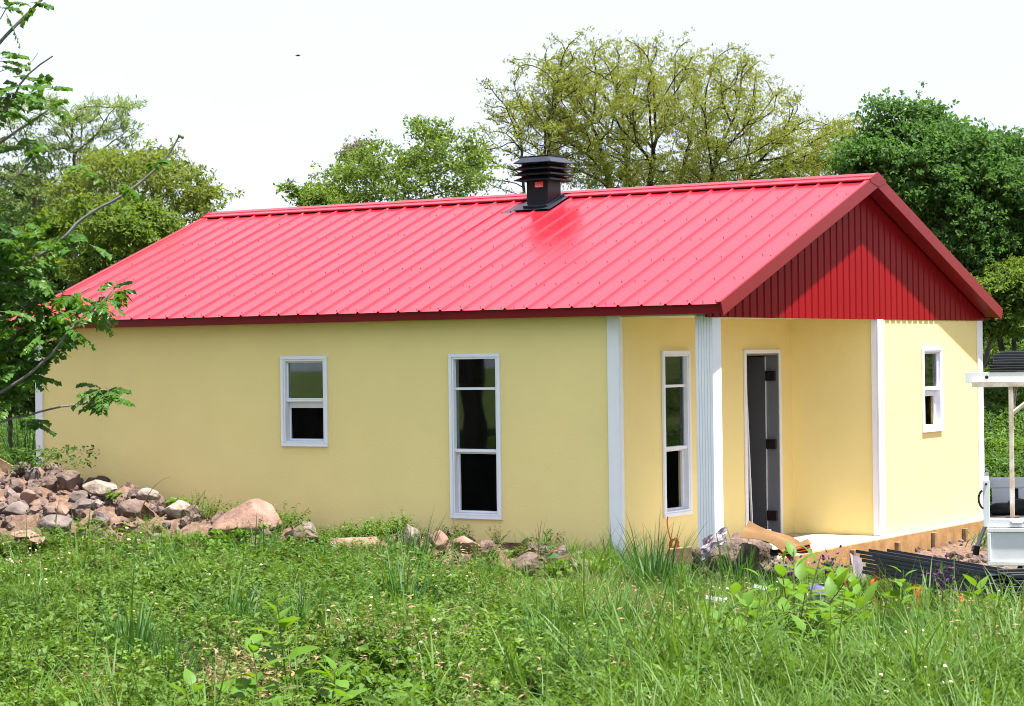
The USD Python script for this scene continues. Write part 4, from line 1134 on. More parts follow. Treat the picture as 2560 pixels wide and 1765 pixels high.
T_FERN = tree('airy tree with layered feathery foliage above the left end of the roof', xy(150, 34),
     [E_(230, 300, 34, .85, 1.0, .42), E_(80, 330, 34, .9, 1.0, .55), E_(150, 420, 34, 1.3, 1.2, .55), E_(300, 270, 34, .35, .4, .22), E_(-60, 380, 34, .8, 1.0, .8), E_(60, 500, 34, 1.2, 1.0, .4)],
     'leaf_fern', n_att=900, step=.15, reach=1.5, kill=.23, tip=.0065, seed=29, gap=.46, n_leaf=17000, L=.085, W=.024, spread=.07, clump=9, flat=.8, droop=.05, up=.05,
     stems=[at(90, 420, 34), at(200, 400, 34.3), at(180, 330, 33.8)])
tree('rounded olive green tree beside the left end of the ridge', xy(400, 32.5),
     [E_(330, 450, 32.5, .85, 1.0, .48), E_(450, 500, 32.5, .55, .8, .38), E_(250, 520, 32.5, .75, .8, .42), E_(400, 410, 32.5, .4, .5, .25), E_(500, 520, 32.5, .3, .4, .25), E_(330, 560, 32.5, 1.1, .8, .3)],
     'leaf_moss', n_att=650, step=.15, reach=1.5, kill=.24, tip=.0065, seed=30, gap=.45, n_leaf=16000, L=.07, W=.03, spread=.12, clump=9, droop=.1)
tree('mid green bushy tree in front of the olive tree at the left', xy(210, 31.5),
     [E_(220, 560, 31.5, .75, .8, .40), E_(330, 580, 31.5, .65, .7, .34), E_(330, 420, 31.6, .30, .4, .22), E_(120, 600, 31.5, .7, .7, .4), E_(400, 430, 31.8, .25, .3, .16)],
     'leaf_mid', n_att=420, step=.15, reach=1.5, kill=.24, tip=.0065, seed=31, gap=.44, n_leaf=12000, L=.085, W=.04, spread=.12, clump=8)
tree('dark thicket tree filling the gap behind the left roof corner', xy(170, 37),
     [E_(150, 620, 37, 1.6, 1.3, .75), E_(20, 560, 37, 1.0, 1.2, .8), E_(310, 620, 37, .9, 1.1, .5), E_(30, 760, 37, 1.2, 1.2, 1.0), E_(130, 760, 37, .9, 1, .8)],
     'leaf_back', n_att=600, step=.2, reach=2, kill=.32, tip=.009, seed=32, gap=.42, n_leaf=30000, L=.11, W=.05, spread=.2, clump=8)
T_SHRUB = tree('dark shrub below the thicket beside the far wall corner', xy(40, 33.5),
     [E_(30, 900, 33.5, .8, .7, .55), E_(-60, 860, 33.5, .8, .8, .8), E_(70, 1000, 33.5, .4, .4, .22)], 'leaf_back', n_att=220, step=.16, reach=1.8, kill=.26, seed=33, n_leaf=26000, L=.10, W=.045, spread=.14, clump=8, category='shrub', name='shrub')
tree('mid green shrub high on the slope under the dark tree', xy(2480, 42),
     [E_(2470, 760, 42, .8, .8, .5), E_(2560, 740, 42, .8, .8, .6), E_(2520, 800, 42, .9, .8, .35)], 'leaf_mid', n_att=240, step=.18, reach=2, kill=.3, seed=34, n_leaf=24000, L=.10, W=.045, spread=.18, clump=8, category='shrub', name='shrub')
tree('bright shrub filling in below the dark tree beside the gable wall', xy(2500, 34.5),
     [E_(2480, 745, 34.5, .45, .5, .35), E_(2545, 730, 34.5, .5, .5, .40), E_(2440, 790, 34.5, .35, .4, .22), E_(2520, 800, 34.5, .5, .4, .25)], 'leaf_mid', n_att=200, step=.15, reach=2, kill=.25, seed=38, n_leaf=17000, L=.08, W=.04, spread=.14, clump=8, category='shrub', name='shrub')
tree('low dark hedge like shrub across the slope behind the gable wall', xy(2500, 44),
     [E_(2480, 862, 44, .8, .5, .16), E_(2430, 850, 44, .6, .5, .2), E_(2540, 870, 44, .5, .5, .12)], 'leaf_back', n_att=120, step=.18, reach=2, kill=.3, seed=35, n_leaf=9000, L=.09, W=.045, spread=.10, clump=8, category='shrub', name='shrub')
tree('leggy half bare tree leaning right below the dark tree', xy(2440, 38.5),
     [E_(2560, 640, 38.5, .5, .6, .35), E_(2500, 700, 38.5, .5, .5, .3)], 'leaf_olive', bark='barkpale', n_att=120, step=.18, reach=2, kill=.3, seed=36, n_leaf=3200, L=.09, W=.04, spread=.1, clump=7, rmax=.09, stems=[at(2500, 690, 38.5), at(2550, 640, 38.4)])

# trees that stand behind the photographer's back and show only in the window panes
for k, (x, y, s_, src, lb) in enumerate(((-14, -42, 1.5, T_DARK, 'dark tree in the row across the meadow, nearest the left'), (-6, -46, 1.4, T_DARK, 'dark tree in the row across the meadow, second from left'),
                                        (-23, -36, 1.5, T_DARK, 'dark tree standing alone far left across the meadow'), (1, -50, 1.4, T_DARK, 'dark tree at the right end of the row across the meadow'),
                                        (-9, -11, 3.0, T_SHRUB, 'big dark shrub at the left of the meadow, nearest the house'), (-7, -13.5, 3.0, T_SHRUB, 'big dark shrub at the left of the meadow, second from the house'), (-11.5, -8.5, 2.8, T_SHRUB, 'big dark shrub at the left of the meadow beside the mound'), (-5.2, -16, 3.0, T_SHRUB, 'big dark shrub at the left of the meadow, farthest from the house'), (-10.3, -7.6, 3.6, T_SHRUB, 'big dark shrub at the left of the meadow with its back to the mound'), (-8.2, -9.4, 3.6, T_SHRUB, 'tallest dark shrub at the left of the meadow'), (-20, -27, 3.2, T_SHRUB, 'big dark shrub across the meadow, nearest the house'), (-25, -31, 3.6, T_SHRUB, 'big dark shrub across the meadow, farthest from the house'), (-15, -31, 3.2, T_SHRUB, 'big dark shrub in the middle of the hedge across the meadow'), (-9, -36, 3.6, T_SHRUB, 'big dark shrub at the right end of the hedge across the meadow'),
                                        (30, 22, 1.2, T_DARK, 'dark tree far right beyond the truck'), (36, 36, 1.2, T_FERN, 'feathery tree far right beyond the truck'), (33, 8, 1.25, T_DARK, 'dark tree right of the meadow'),
                                        (-30, -24, 1.4, T_FERN, 'feathery tree far left across the meadow'))):
    dup(src, (x, y, gz1(x, y) - .1), 1.3 * k, lb, scale=s_)


# the tree at the left whose branches reach into the picture: pinnate leaves
def fronds(P, D, r, length, pairs, Lf, Wf):
    """Pinnate leaves: a rachis that droops, leaflets in pairs."""
    n = len(P); D = unit(D)
    S = unit(np.cross(D, [0, 0, 1.0]) + 1e-6); Nn = np.cross(S, D)
    q, d, nn, ll, ww = [], [], [], [], []
    length = np.broadcast_to(length, (n,))[:, None]
    for j in range(pairs):
        u = .18 + .80 * j / (pairs - 1)
        c = P + D * length * u - [0, 0, 1.0] * (length * .35 * u * u)
        tang = unit(D - EZ * (.7 * u))
        for sg in (-1, 1):
            q.append(c); d.append(unit(S * sg + tang * .55 - [0, 0, .30] + r.normal(0, .12, (n, 3)))); nn.append(unit(Nn + r.normal(0, .25, (n, 3))))
            ll.append(Lf * r.uniform(.8, 1.15, n) * (1 - .35 * abs(u - .55))); ww.append(Wf * r.uniform(.85, 1.15, n))
    return leaves(np.concatenate(q), np.concatenate(d), np.concatenate(nn), np.concatenate(ll), np.concatenate(ww), .25, .18)


r = np.random.default_rng(99)
D0 = 18.0
fb_ = at(-330, 1400, D0); fb_[2] = gz1(fb_[0], fb_[1]) - .1
near = thing('near_tree', 'leafy tree at the left edge whose bare twigs and compound leaves overlap the house', 'tree', fb_)
wood = [tube(spline([fb_, at(-300, 1000, D0), at(-260, 600, D0 + .2), at(-230, 200, D0), at(-200, -250, D0 - .1)], 24), np.linspace(.11, .05, 24), 9)]


def branch(pts, r0, r1, n=16):
    p = spline([at(x, y, D0 + d) for x, y, d in pts], n)
    p = p + np.r_[[[0, 0, 0]], r.normal(0, .006, (n - 2, 3)), [[0, 0, 0]]]
    wood.append(tube(p, np.linspace(r0, r1, n), 6))
    return p


bpts = [
    branch([(-240, 320, 0), (-60, 170, .1), (0, 106, .1), (50, 50, .1), (104, 0, .1), (160, -70, .1)], .022, .010),
    branch([(-250, 480, 0), (-100, 400, -.1), (0, 296, -.1), (52, 213, -.1), (132, 140, -.1)], .018, .006),
    branch([(-260, 520, 0), (-80, 380, .2), (0, 357, .2), (60, 318, .2), (100, 290, .2), (124, 272, .2)], .020, .008),
    branch([(-250, 600, 0), (-100, 520, -.2), (0, 470, -.2), (35, 445, -.2), (85, 392, -.2)], .016, .006),
    branch([(-270, 760, 0), (-60, 700, .1), (100, 640, .2), (158, 598, .2), (230, 530, .2), (300, 492, .2), (360, 450, .2), (402, 410, .2), (430, 375, .2), (447, 342, .2)], .026, .007, 26),
    branch([(-280, 1100, 0), (-60, 1010, -.2), (60, 945, -.42), (94, 921, -.45), (144, 865, -.45), (196, 805, -.42), (222, 783, -.40), (262, 745, -.35), (285, 722, -.3)], .020, .006, 24),
    branch([(-290, 1180, 0), (-80, 1075, .0), (0, 1056, -.1), (50, 1043, -.1), (110, 1026, -.1), (190, 1011, -.1), (250, 1000, -.1)], .015, .006, 20),
    branch([(222, 784, .05), (180, 772, .1), (120, 790, .1)], .006, .004, 8),
    branch([(60, 945, 0), (30, 850, .1), (60, 770, .1), (150, 745, .1), (225, 720, .1)], .012, .004, 16),
    branch([(250, 1000, -.1), (268, 985, -.1), (264, 968, -.1)], .005, .004, 6),
    branch([(250, 1000, -.1), (280, 1000, -.1), (300, 1010, -.1)], .005, .004, 6),
    branch([(-270, 900, 0), (-60, 840, -.1), (40, 770, -.1), (90, 740, -.1)], .016, .006),
    branch([(0, 296, -.1), (40, 170, -.1), (60, 165, -.1), (95, 132, -.1)], .004, .002, 10),
    branch([(-220, 140, 0), (-40, 70, 0), (0, 48, 0), (16, 20, 0)], .008, .004, 10),
]
obj('trunk', cat(wood), M['barkpale'], near, smooth=50)
near_v = np.array(stage.GetPrimAtPath(str(near.GetPath()) + '/trunk').GetAttribute('points').Get())
stage.GetPrimAtPath(str(near.GetPath()) + '/trunk').GetAttribute('points').Set(Vt.Vec3fArray.FromNumpy((near_v - fb_).astype(np.float32)))
# clusters: (x, y, how many fronds, size, spread px)
CL = [(262, 985, 9, .9, 16), (256, 975, 5, .9, 10), (280, 1000, 5, .85, 10), (222, 770, 9, 1.0, 22), (250, 745, 6, 1.0, 16), (285, 735, 5, .9, 14), (200, 735, 6, .9, 20), (170, 745, 5, .9, 20),
      (100, 760, 16, 1.1, 45), (150, 800, 14, 1.1, 35), (60, 800, 18, 1.15, 55), (20, 850, 18, 1.15, 50), (110, 850, 14, 1.1, 35), (60, 900, 14, 1.1, 40), (10, 940, 14, 1.1, 40), (80, 950, 9, 1.0, 28), (20, 1000, 9, 1.0, 30),
      (30, 720, 14, 1.15, 45), (90, 700, 10, 1.05, 35), (0, 660, 16, 1.15, 45), (60, 640, 10, 1.05, 35), (130, 600, 8, 1.0, 30), (10, 600, 12, 1.1, 40), (60, 570, 8, 1.0, 35), (130, 790, 9, 1.0, 25), (165, 815, 8, .95, 18),
      (30, 225, 12, 1.1, 30), (10, 265, 9, 1.05, 25), (0, 150, 6, 1.0, 18), (15, 30, 5, .9, 14), (80, 12, 4, .85, 10), (98, 218, 6, .85, 12), (95, 240, 3, .8, 8), (125, 272, 8, .9, 18), (70, 365, 8, .95, 22), (60, 355, 5, .9, 20), (75, 390, 4, .9, 10),
      (20, 760, 12, 1.1, 40), (0, 900, 12, 1.1, 40), (230, 420, 4, .75, 20), (300, 470, 5, .75, 25), (380, 400, 3, .7, 12), (200, 620, 6, .9, 22), (60, 1050, 4, .9, 20), (-40, 760, 12, 1.1, 60), (-40, 620, 10, 1.1, 60), (-60, 300, 10, 1.1, 60), (-50, 950, 8, 1.1, 50)]
P_, D_, LN = [], [], []
for x, y, n, sz, sp in CL:
    for _ in range(int(n * (1.05 if y > 560 else .85))):
        q = at(x + r.normal(0, sp * .55), y + r.normal(0, sp * .45), D0 + r.normal(0, .18))
        dd = A3 * r.normal(.15, .8) + F3 * r.normal(0, .8) + EZ * r.normal(.18, .28)
        P_.append(q); D_.append(unit(dd)); LN.append(.20 * sz * r.uniform(.75, 1.2))
P_, D_, LN = np.array(P_), np.array(D_), np.array(LN)
v, f = fronds(P_, D_, r, LN, 7, .074, .047)
obj('crown', (v - fb_, f), M['leaf_near'], near, kind='stuff', label='pinnate compound leaves in loose clusters')
rb_ = [tube(np.array([p, p + d * l * .5 - EZ * l * .09, p + d * l - EZ * l * .35]), (.0028, .002, .0012), 4, cap=False) for p, d, l in zip(P_, D_, LN)]
rv_ = cat(rb_)
obj('leaf_stalks', (rv_[0] - fb_, rv_[1]), M['stem'], near, kind='stuff')
fr = []
for x, y in ((46, 174), (52, 178), (57, 165), (44, 183), (66, 174), (40, 175), (73, 159), (449, 340), (456, 343)):
    s = trimesh.creation.icosphere(subdivisions=2)
    fr.append((s.vertices * [.013, .013, .016] + at(x, y, D0 - .12 if x < 200 else D0 + .2), s.faces))
for k, fmesh in enumerate(fr):
    obj('fruit', (fmesh[0] - fb_, fmesh[1]), M['fruit'], near, smooth=True)

# ------------------------------------------------------------------ leafy seedlings and the bush
_u9 = np.linspace(0, 1, 7)


def big_leaf(L, W, droop, fold, r):
    """An ovate leaf with a midrib fold and a curved tip, along +x from the origin."""
    w = W * np.sin(np.pi * np.clip(_u9 ** .72, 0, 1)) * .5 * (1 - .12 * _u9)
    x = L * _u9; z = -droop * L * _u9 ** 2
    wob = r.normal(0, .02 * W, 7)
    lf = np.stack([x, w, z + fold * w + wob], 1); md = np.stack([x, 0 * w, z], 1); rt_ = np.stack([x, -w, z + fold * w - wob], 1)
    v = np.vstack([lf, md, rt_]); f = []
    for i in range(6):
        f += [[i, 7 + i, 8 + i, i + 1], [7 + i, 14 + i, 15 + i, 8 + i]]
    return v, np.array(f)


def seedling(label, pts, n, Lr, m_='leaf_bright', seed=0, category='plant', name='seedling', rstem=.006, up=.35, start=.25, group=None, whorl=False):
    """A stem through the points (world) with leaves set alternately, the largest in the middle."""
    r = np.random.default_rng(seed)
    p = spline(pts, 18); b = p[0]
    t = thing(name, label, category, b, group=group)
    obj('stem', tube(p - b, np.linspace(rstem, rstem * .5, 18), 6), M['stem'], t, smooth=50)
    az = r.uniform(0, 6.28)
    for k in range(n):
        u = start + (1 - start) * (k + .6) / n
        c = p[min(17, int(u * 17))] - b
        az += 2.4 + r.normal(0, .3)
        L = 1.55 * Lr * (1.05 - .55 * abs(u - .55) * 2 * (1 if u > .55 else .5)) * r.uniform(.8, 1.15)
        el = up + .75 * max(0, u - .7) / .3 + r.normal(0, .18)
        X = np.array([math.cos(az) * math.cos(el), math.sin(az) * math.cos(el), math.sin(el)])
        Y = unit(np.cross(EZ, X)); Z = np.cross(X, Y)
        ca, sa = math.cos(r.normal(0, .35)), math.sin(r.normal(0, .35))
        Y, Z = Y * ca + Z * sa, Z * ca - Y * sa
        lf = big_leaf(L, L * r.uniform(.50, .62), r.uniform(.15, .45), .25, r)
        obj('leaf', frame_map(lf, c + X * .02, X, Y, Z), M[m_], t, smooth=True)
    return t


def stand(xt, yt, xb, d, extra=0.0):
    """Stem points from the ground up to the photographed tip."""
    tip = at(xt, yt, d); base = at(xb, 1600, d); base[2] = gz1(base[0], base[1]) - .03
    mid = base * .5 + tip * .5 + A3 * r.normal(0, .015)
    return [base, mid, tip]


SD = [
    ('tallest broad leaved seedling in the left foreground', 694, 1500, 735, 13.9, 13, .15, 201),
    ('broad leaved seedling left of the tallest one in the foreground', 628, 1600, 655, 13.2, 10, .16, 202),
    ('short broad leaved seedling low at the bottom, left of its taller neighbours', 475, 1712, 500, 12.9, 9, .14, 203),
    ('broad leaved seedling at the bottom right of the tallest one', 838, 1672, 850, 13.2, 10, .14, 204),
    ('low round leaved seedling at the bottom edge in the left foreground', 175, 1752, 180, 13.0, 7, .13, 205),
    ('bright seedling standing before the orange trestles, left one', 2132, 1452, 2140, 17.0, 14, .13, 206),
    ('bright seedling standing before the dark channel bundle', 2258, 1425, 2262, 17.2, 14, .13, 207),
    ('dark leaved seedling below the bright one before the channel bundle', 2290, 1530, 2285, 16.6, 10, .14, 208),
    ('pale green seedling in the grass left of the leafy bush', 1960, 1392, 1950, 18.2, 10, .11, 209),
    ('broad leaved weed in front of the stacked dark sheets', 2440, 1462, 2445, 17.0, 13, .15, 210),
    ('round leaved weed in the middle of the meadow', 1085, 1530, 1090, 17.2, 6, .12, 211),
    ('round leaved weed at the bottom edge under the grass', 1240, 1716, 1236, 14.2, 6, .12, 212),
    ('low broad leaved weed at the bottom edge in the middle', 1020, 1735, 1010, 13.2, 8, .13, 213),
    ('small upright sprout beside the wall near the house corner', 1368, 1332, 1366, 21.6, 16, .075, 214),
]
for lb, xt, yt, xb, d, n, L, sd in SD:
    seedling(lb, stand(xt, yt, xb, d), n, L, seed=sd, m_='leaf_bright' if sd not in (208, 214) else 'leaf_clump', start=.15 if sd > 205 else .3)
bush = None
rr = np.random.default_rng(55)
bb = at(1985, 1640, 16.3); bb[2] = gz1(bb[0], bb[1]) - .03
bush = thing('leafy_bush', 'bright green leafy bush in the right foreground', 'bush', bb, scale=1.22)
for k, (x, y, d) in enumerate(((1850, 1510, 16.2), (1910, 1470, 16.4), (1985, 1425, 16.5), (2040, 1440, 16.3), (2100, 1480, 16.4), (2150, 1530, 16.2), (1960, 1470, 16.1), (2070, 1520, 16.0), (1880, 1540, 16.0), (1880, 1560, 15.9), (1960, 1540, 15.8), (2060, 1570, 15.8), (2010, 1510, 16.0), (1930, 1590, 15.6), (2010, 1600, 15.6), (1900, 1520, 16.6), (2000, 1480, 16.8), (2080, 1460, 16.7), (2120, 1590, 15.9), (1850, 1590, 15.7), (2090, 1620, 15.5), (1930, 1640, 15.3), (1790, 1560, 16.2))):
    tip = at(x, y, d)
    p = spline([bb, bb * .45 + tip * .55 + EZ * .03, tip], 12)
    obj('stem', tube(p - bb, np.linspace(.008, .003, 12), 6), M['stem'], bush, smooth=50)
    az = rr.uniform(0, 6.28)
    for j in range(11):
        u = .22 + .78 * (j + .5) / 11
        c = p[min(11, int(u * 11))] - bb
        az += 2.4 + rr.normal(0, .3)
        L = .155 * rr.uniform(.7, 1.15)
        el = .15 + .9 * max(0, u - .75) / .25 + rr.normal(0, .2)
        X = np.array([math.cos(az) * math.cos(el), math.sin(az) * math.cos(el), math.sin(el)]); Y = unit(np.cross(EZ, X)); Z = np.cross(X, Y)
        obj('leaf', frame_map(big_leaf(L, L * rr.uniform(.42, .54), rr.uniform(.15, .5), .25, rr), c + X * .015, X, Y, Z), M['leaf_bright'], bush, smooth=True)
# purple flowering weeds
for lb, xt, yt, xb, d, sd in (('purple flowering weed in front of the dark channel bundle', 2360, 1428, 2350, 17.6, 301), ('purple flowering weed left of the orange marker post', 2075, 1402, 2070, 18.6, 302), ('purple flowering weed below the cardboard strips', 1985, 1420, 1980, 18.8, 303)):
    r3 = np.random.default_rng(sd)
    t = seedling(lb, stand(xt, yt, xb, d), 9, .09, m_='leaf_clump', seed=sd, name='flowering_weed')
    tip = np.array(at(xt, yt, d)) - np.array(stand(xt, yt, xb, d)[0])
    P = tip + r3.normal(0, 1, (70, 3)) * [.05, .05, .06] - [0, 0, .04]
    obj('blossom', diamonds(P, r3.normal(0, 1, (70, 3)), r3.normal(0, 1, (70, 3)), .04, .026), M['leaf_purple'], t)
# twigs
for lb, pts, d in (('thin dry twig bending over the dirt mound', [(350, 1285), (372, 1235), (398, 1205), (425, 1192)], 23.2), ('short dry twig rising beside the knobbly white rock', [(485, 1270), (498, 1250), (514, 1225)], 23.6),
                   ('bare upright twig beside the wall near the sprout', [(1345, 1400), (1348, 1350), (1354, 1302)], 21.8), ('dark bare stalk in the right foreground grass', [(1830, 1765), (1850, 1690), (1885, 1610)], 14.6)):
    obj('twig', tube(spline([at(x, y, d) for x, y in pts], 10), np.linspace(.006, .002, 10), 5), M['twig'], None, label=lb, category='twig')

# ------------------------------------------------------------------ tall grass clumps
def clump_mesh(seed, n, L, spread=.13, bend=.5, W=.012):
    r = np.random.default_rng(seed)
    rad = spread * np.sqrt(r.random(n)); th = r.uniform(0, 6.283, n)
    P = np.stack([rad * np.cos(th), rad * np.sin(th), np.full(n, -.03)], 1)
    out = np.stack([np.cos(th), np.sin(th), np.zeros(n)], 1) * (rad / spread)[:, None]
    D = unit(out * r.uniform(.1, .75, n)[:, None] + EZ + r.normal(0, .10, (n, 3)))
    return blades(P, D, L * r.uniform(.55, 1.1, n), W * r.uniform(.7, 1.2, n), bend * r.uniform(.3, 1.3, n), r, 5)


protos = []
CLUMPS = [
    ('big spiky grass clump at the near corner of the house', 1630, 1425, 21.0, 1.25, 0), ('spiky grass clump in front of the peaked pink boulder', 640, 1345, 22.6, 1.05, 1),
    ('spiky grass clump right of the peaked pink boulder', 800, 1365, 22.2, 1.0, 2), ('spiky grass clump in front of the peaked buff rock', 1030, 1385, 21.6, 1.1, 0),
    ('tall grass clump growing before the porch post', 1845, 1400, 20.6, 1.45, 1), ('dense dark grass clump alone in the left meadow', 330, 1630, 16.0, .95, 0),
    ('grass clump in the meadow left of the foreground seedlings', 420, 1670, 15.2, .8, 1), ('grass clump in the meadow above the tallest seedling', 590, 1520, 18.0, .95, 2),
    ('loose grass clump behind the tallest seedling', 760, 1565, 17.0, .9, 0), ('grass clump on the lower edge of the dirt mound', 400, 1390, 21.5, .9, 1),
    ('grass clump in the middle of the meadow below the tall window', 1010, 1500, 19.0, 1.15, 2), ('grass clump in the centre foreground', 1370, 1610, 16.2, 1.2, 0),
    ('grass clump at the bottom in the centre', 1400, 1700, 14.8, 1.1, 1), ('wide grass clump left of the leafy bush', 1560, 1540, 17.6, 1.3, 2), ('grass clump at the bottom right of the centre', 1600, 1700, 14.9, 1.2, 0),
    ('grass clump right of the near house corner', 1700, 1470, 19.5, 1.1, 1), ('grass clump in the right corner foreground', 2500, 1640, 15.2, 1.1, 2), ('grass clump below the white plastic trim at the right', 2350, 1610, 16.0, 1.0, 0),
    ('grass clump right of the leafy bush', 2200, 1620, 15.8, 1.1, 1), ('grass clump at the far left edge of the meadow', 15, 1540, 17.6, .9, 2), ('small grass clump beside the far wall corner', 75, 1010, 32.0, 1.6, 0),
    ('grass clump left of the knobbly white rock', 385, 1330, 22.4, .85, 2), ('grass clump between tall window and house corner', 1215, 1420, 21.2, .9, 1), ('grass clump below the bundle of dark channels', 2260, 1560, 17.0, .9, 2),
    ('grass clump before the cardboard sheet', 1915, 1440, 20.2, .8, 0), ('grass clump before the crumpled grey plastic', 1770, 1440, 20.3, .8, 2), ('grass clump below the orange marker post', 2080, 1500, 18.6, .7, 1),
]
for k in range(3):
    lb, x, y, d, s_, kk = next(c for c in CLUMPS if c[5] == k)
    p = at(x, y, d)
    t = thing('grass_clump', lb, 'grass clump', (p[0], p[1], gz1(p[0], p[1])), .7 * k, 'tall grass clumps in the meadow', scale=s_ * (1.12 if k == 0 else 1.2))
    obj('blades', clump_mesh(400 + k, (120, 90, 100)[k], (.62, .66, .60)[k], (.13, .12, .16)[k], (.35, .5, .6)[k]), M['leaf_clump'], t)
    protos.append(t)
done = set(p.GetCustomDataByKey('label') for p in protos)
for i, (lb, x, y, d, s_, k) in enumerate(CLUMPS):
    if lb not in done:
        p = at(x, y, d)
        dup(protos[k], (p[0], p[1], gz1(p[0], p[1])), 1.1 * i, lb, 'tall grass clumps in the meadow', s_ * (1.25 if x < 1150 else .85))


# ------------------------------------------------------------------ ground cover
def instancer(name, label, category, protos_, P, rot, scl, which, tiltamt=.12, seed=0):
    path = numbered('/World', name)
    pi = UsdGeom.PointInstancer.Define(stage, path)
    targets = []
    for k, (mesh_, m_) in enumerate(protos_):
        pm = usdkit.mesh(stage, f'{path}/plant_{k + 1:03d}', mesh_, M[m_])
        targets.append(pm.GetPath())
    pi.CreatePrototypesRel().SetTargets(targets)
    pi.CreatePositionsAttr(Vt.Vec3fArray.FromNumpy(P.astype(np.float32)))
    pi.CreateProtoIndicesAttr(Vt.IntArray.FromNumpy(which.astype(np.int32)))
    r = np.random.default_rng(seed)
    n = len(P); ax = r.uniform(0, 6.283, n); ti = np.abs(r.normal(0, tiltamt, n)) * .5
    # rotation about z then a small tilt: quaternion product
    qz = np.stack([np.cos(rot / 2), 0 * rot, 0 * rot, np.sin(rot / 2)], 1)
    qt = np.stack([np.cos(ti), np.sin(ti) * np.cos(ax), np.sin(ti) * np.sin(ax), 0 * ti], 1)
    w = qt[:, 0] * qz[:, 0] - qt[:, 3] * qz[:, 3]
    x = qt[:, 1] * qz[:, 0] + qt[:, 2] * qz[:, 3]
    y = qt[:, 2] * qz[:, 0] - qt[:, 1] * qz[:, 3]
    z = qt[:, 0] * qz[:, 3] + qt[:, 3] * qz[:, 0]
    pi.CreateOrientationsAttr(Vt.QuathArray([Gf.Quath(float(a), float(b), float(c), float(d_)) for a, b, c, d_ in zip(w, x, y, z)]))
    pi.CreateScalesAttr(Vt.Vec3fArray.FromNumpy(np.repeat(scl[:, None], 3, 1).astype(np.float32)))
    tag(pi.GetPrim(), label, category, kind='stuff')
    return pi


def herb(seed, H, R, stems, per, L, W, m_=None):
    """A small bushy herb: thin stems that carry many little leaves."""
    r = np.random.default_rng(seed)
    P, D, N, LL = [], [], [], []
    st = []
    for s in range(stems):
        th, lean = r.uniform(0, 6.283), r.uniform(.1, 1.0)
        d = unit(np.array([math.cos(th) * lean, math.sin(th) * lean, 1.0]))
        h = H * r.uniform(.55, 1.1)
        o = np.array([math.cos(th), math.sin(th), 0]) * R * .3 * r.random()
        u = r.uniform(.15, 1.0, per)
        q = o + d * (h * u)[:, None] + [0, 0, -1] * ((u * h) ** 2 * lean * .4)[:, None]
        az = r.uniform(0, 6.283, per)
        dd = np.stack([np.cos(az), np.sin(az), r.normal(.25, .35, per)], 1)
        P.append(q); D.append(dd); N.append(r.normal(0, .45, (per, 3)) + EZ); LL.append(L * r.uniform(.6, 1.25, per))
        st.append(tube(np.array([o - EZ * .02, o + d * h * .5 - EZ * .25 * h * h * lean * .4, o + d * h - EZ * h * h * lean * .4]), (.002, .0016, .001), 3, cap=False))
    LL = np.concatenate(LL)
    return cat([leaves(np.concatenate(P), np.concatenate(D), np.concatenate(N), LL, LL * W / L, .2, .25)] + st)


def tuft(seed, n, L, W, spread, bend):
    r = np.random.default_rng(seed)
    th = r.uniform(0, 6.283, n); rad = spread * np.sqrt(r.random(n))
    P = np.stack([rad * np.cos(th), rad * np.sin(th), np.full(n, -.02)], 1)
    D = unit(np.stack([np.cos(th), np.sin(th), np.zeros(n)], 1) * r.uniform(0, .8, n)[:, None] + EZ + r.normal(0, .2, (n, 3)))
    return blades(P, D, L * r.uniform(.5, 1.15, n), W * r.uniform(.7, 1.2, n), bend * r.uniform(.2, 1.4, n), r, 4)


def flowers(seed, n, H):
    r = np.random.default_rng(seed)
    out = []
    for _ in range(n):
        p = np.array([*r.normal(0, .07, 2), H * r.uniform(.7, 1.15)])
        s = trimesh.creation.icosphere(subdivisions=1)
        out.append((s.vertices * np.array([.011, .011, .008]) * r.uniform(.7, 1.2) + p, s.faces))
    return cat(out)


rg = np.random.default_rng(1234)
COVER = [(herb(1, .30, .12, 9, 17, .046, .024), 'leaf_weed'), (herb(2, .26, .12, 10, 16, .040, .021), 'leaf_weed'), (herb(3, .36, .12, 8, 20, .055, .022), 'leaf_weed'),
         (herb(4, .20, .12, 9, 12, .060, .044), 'leaf_weed'), (herb(5, .20, .14, 8, 9, .075, .062), 'leaf_bright'), (herb(6, .42, .10, 6, 22, .060, .019), 'leaf_weed'),
         (tuft(7, 30, .34, .009, .07, .6), 'leaf_grass'), (tuft(8, 28, .46, .010, .08, .7), 'leaf_grass'), (tuft(9, 26, .58, .011, .10, .6), 'leaf_grass'),
         (tuft(10, 14, .30, .005, .09, .9), 'leaf_straw'), (flowers(11, 5, .24), 'petal'), (herb(12, .34, .12, 6, 12, .035, .012), 'leaf_straw'), (herb(13, .30, .10, 10, 26, .030, .011), 'leaf_weed')]
a = np.r_[rg.uniform(-7.8, 8.2, 23000), rg.uniform(-6, 3, 3200)]; t = np.r_[rg.uniform(10.6, 25.5, 23000), rg.uniform(19.5, 26.5, 3200)]
x, y = site(a, t)
rub, drt = rubble_mask(x, y), dirt_mask(x, y)
ok = ~((x > HX0 - .1) & (x < HX1 + .25) & (y > -.10) & (y < HW + .1))
ok &= rg.random(len(x)) > np.clip(rub * np.interp(x, [-6.2, -4.6, -2], [1.35, .62, .42]), 0, .985)
ok &= rg.random(len(x)) > np.clip(drt * 1.6, 0, .97)
ok &= ~((a > 4.05) & (a < 8) & (t > 19.5) & (t < 22.3) & (y > -1.2))
P3 = np.stack([x, y, 0 * x], -1)
patch = meshkit.fbm(P3 * .9, 3, 31)
ok &= rg.random(len(x)) < np.clip(.35 + (patch - .35) * 2.2, .12, 1)
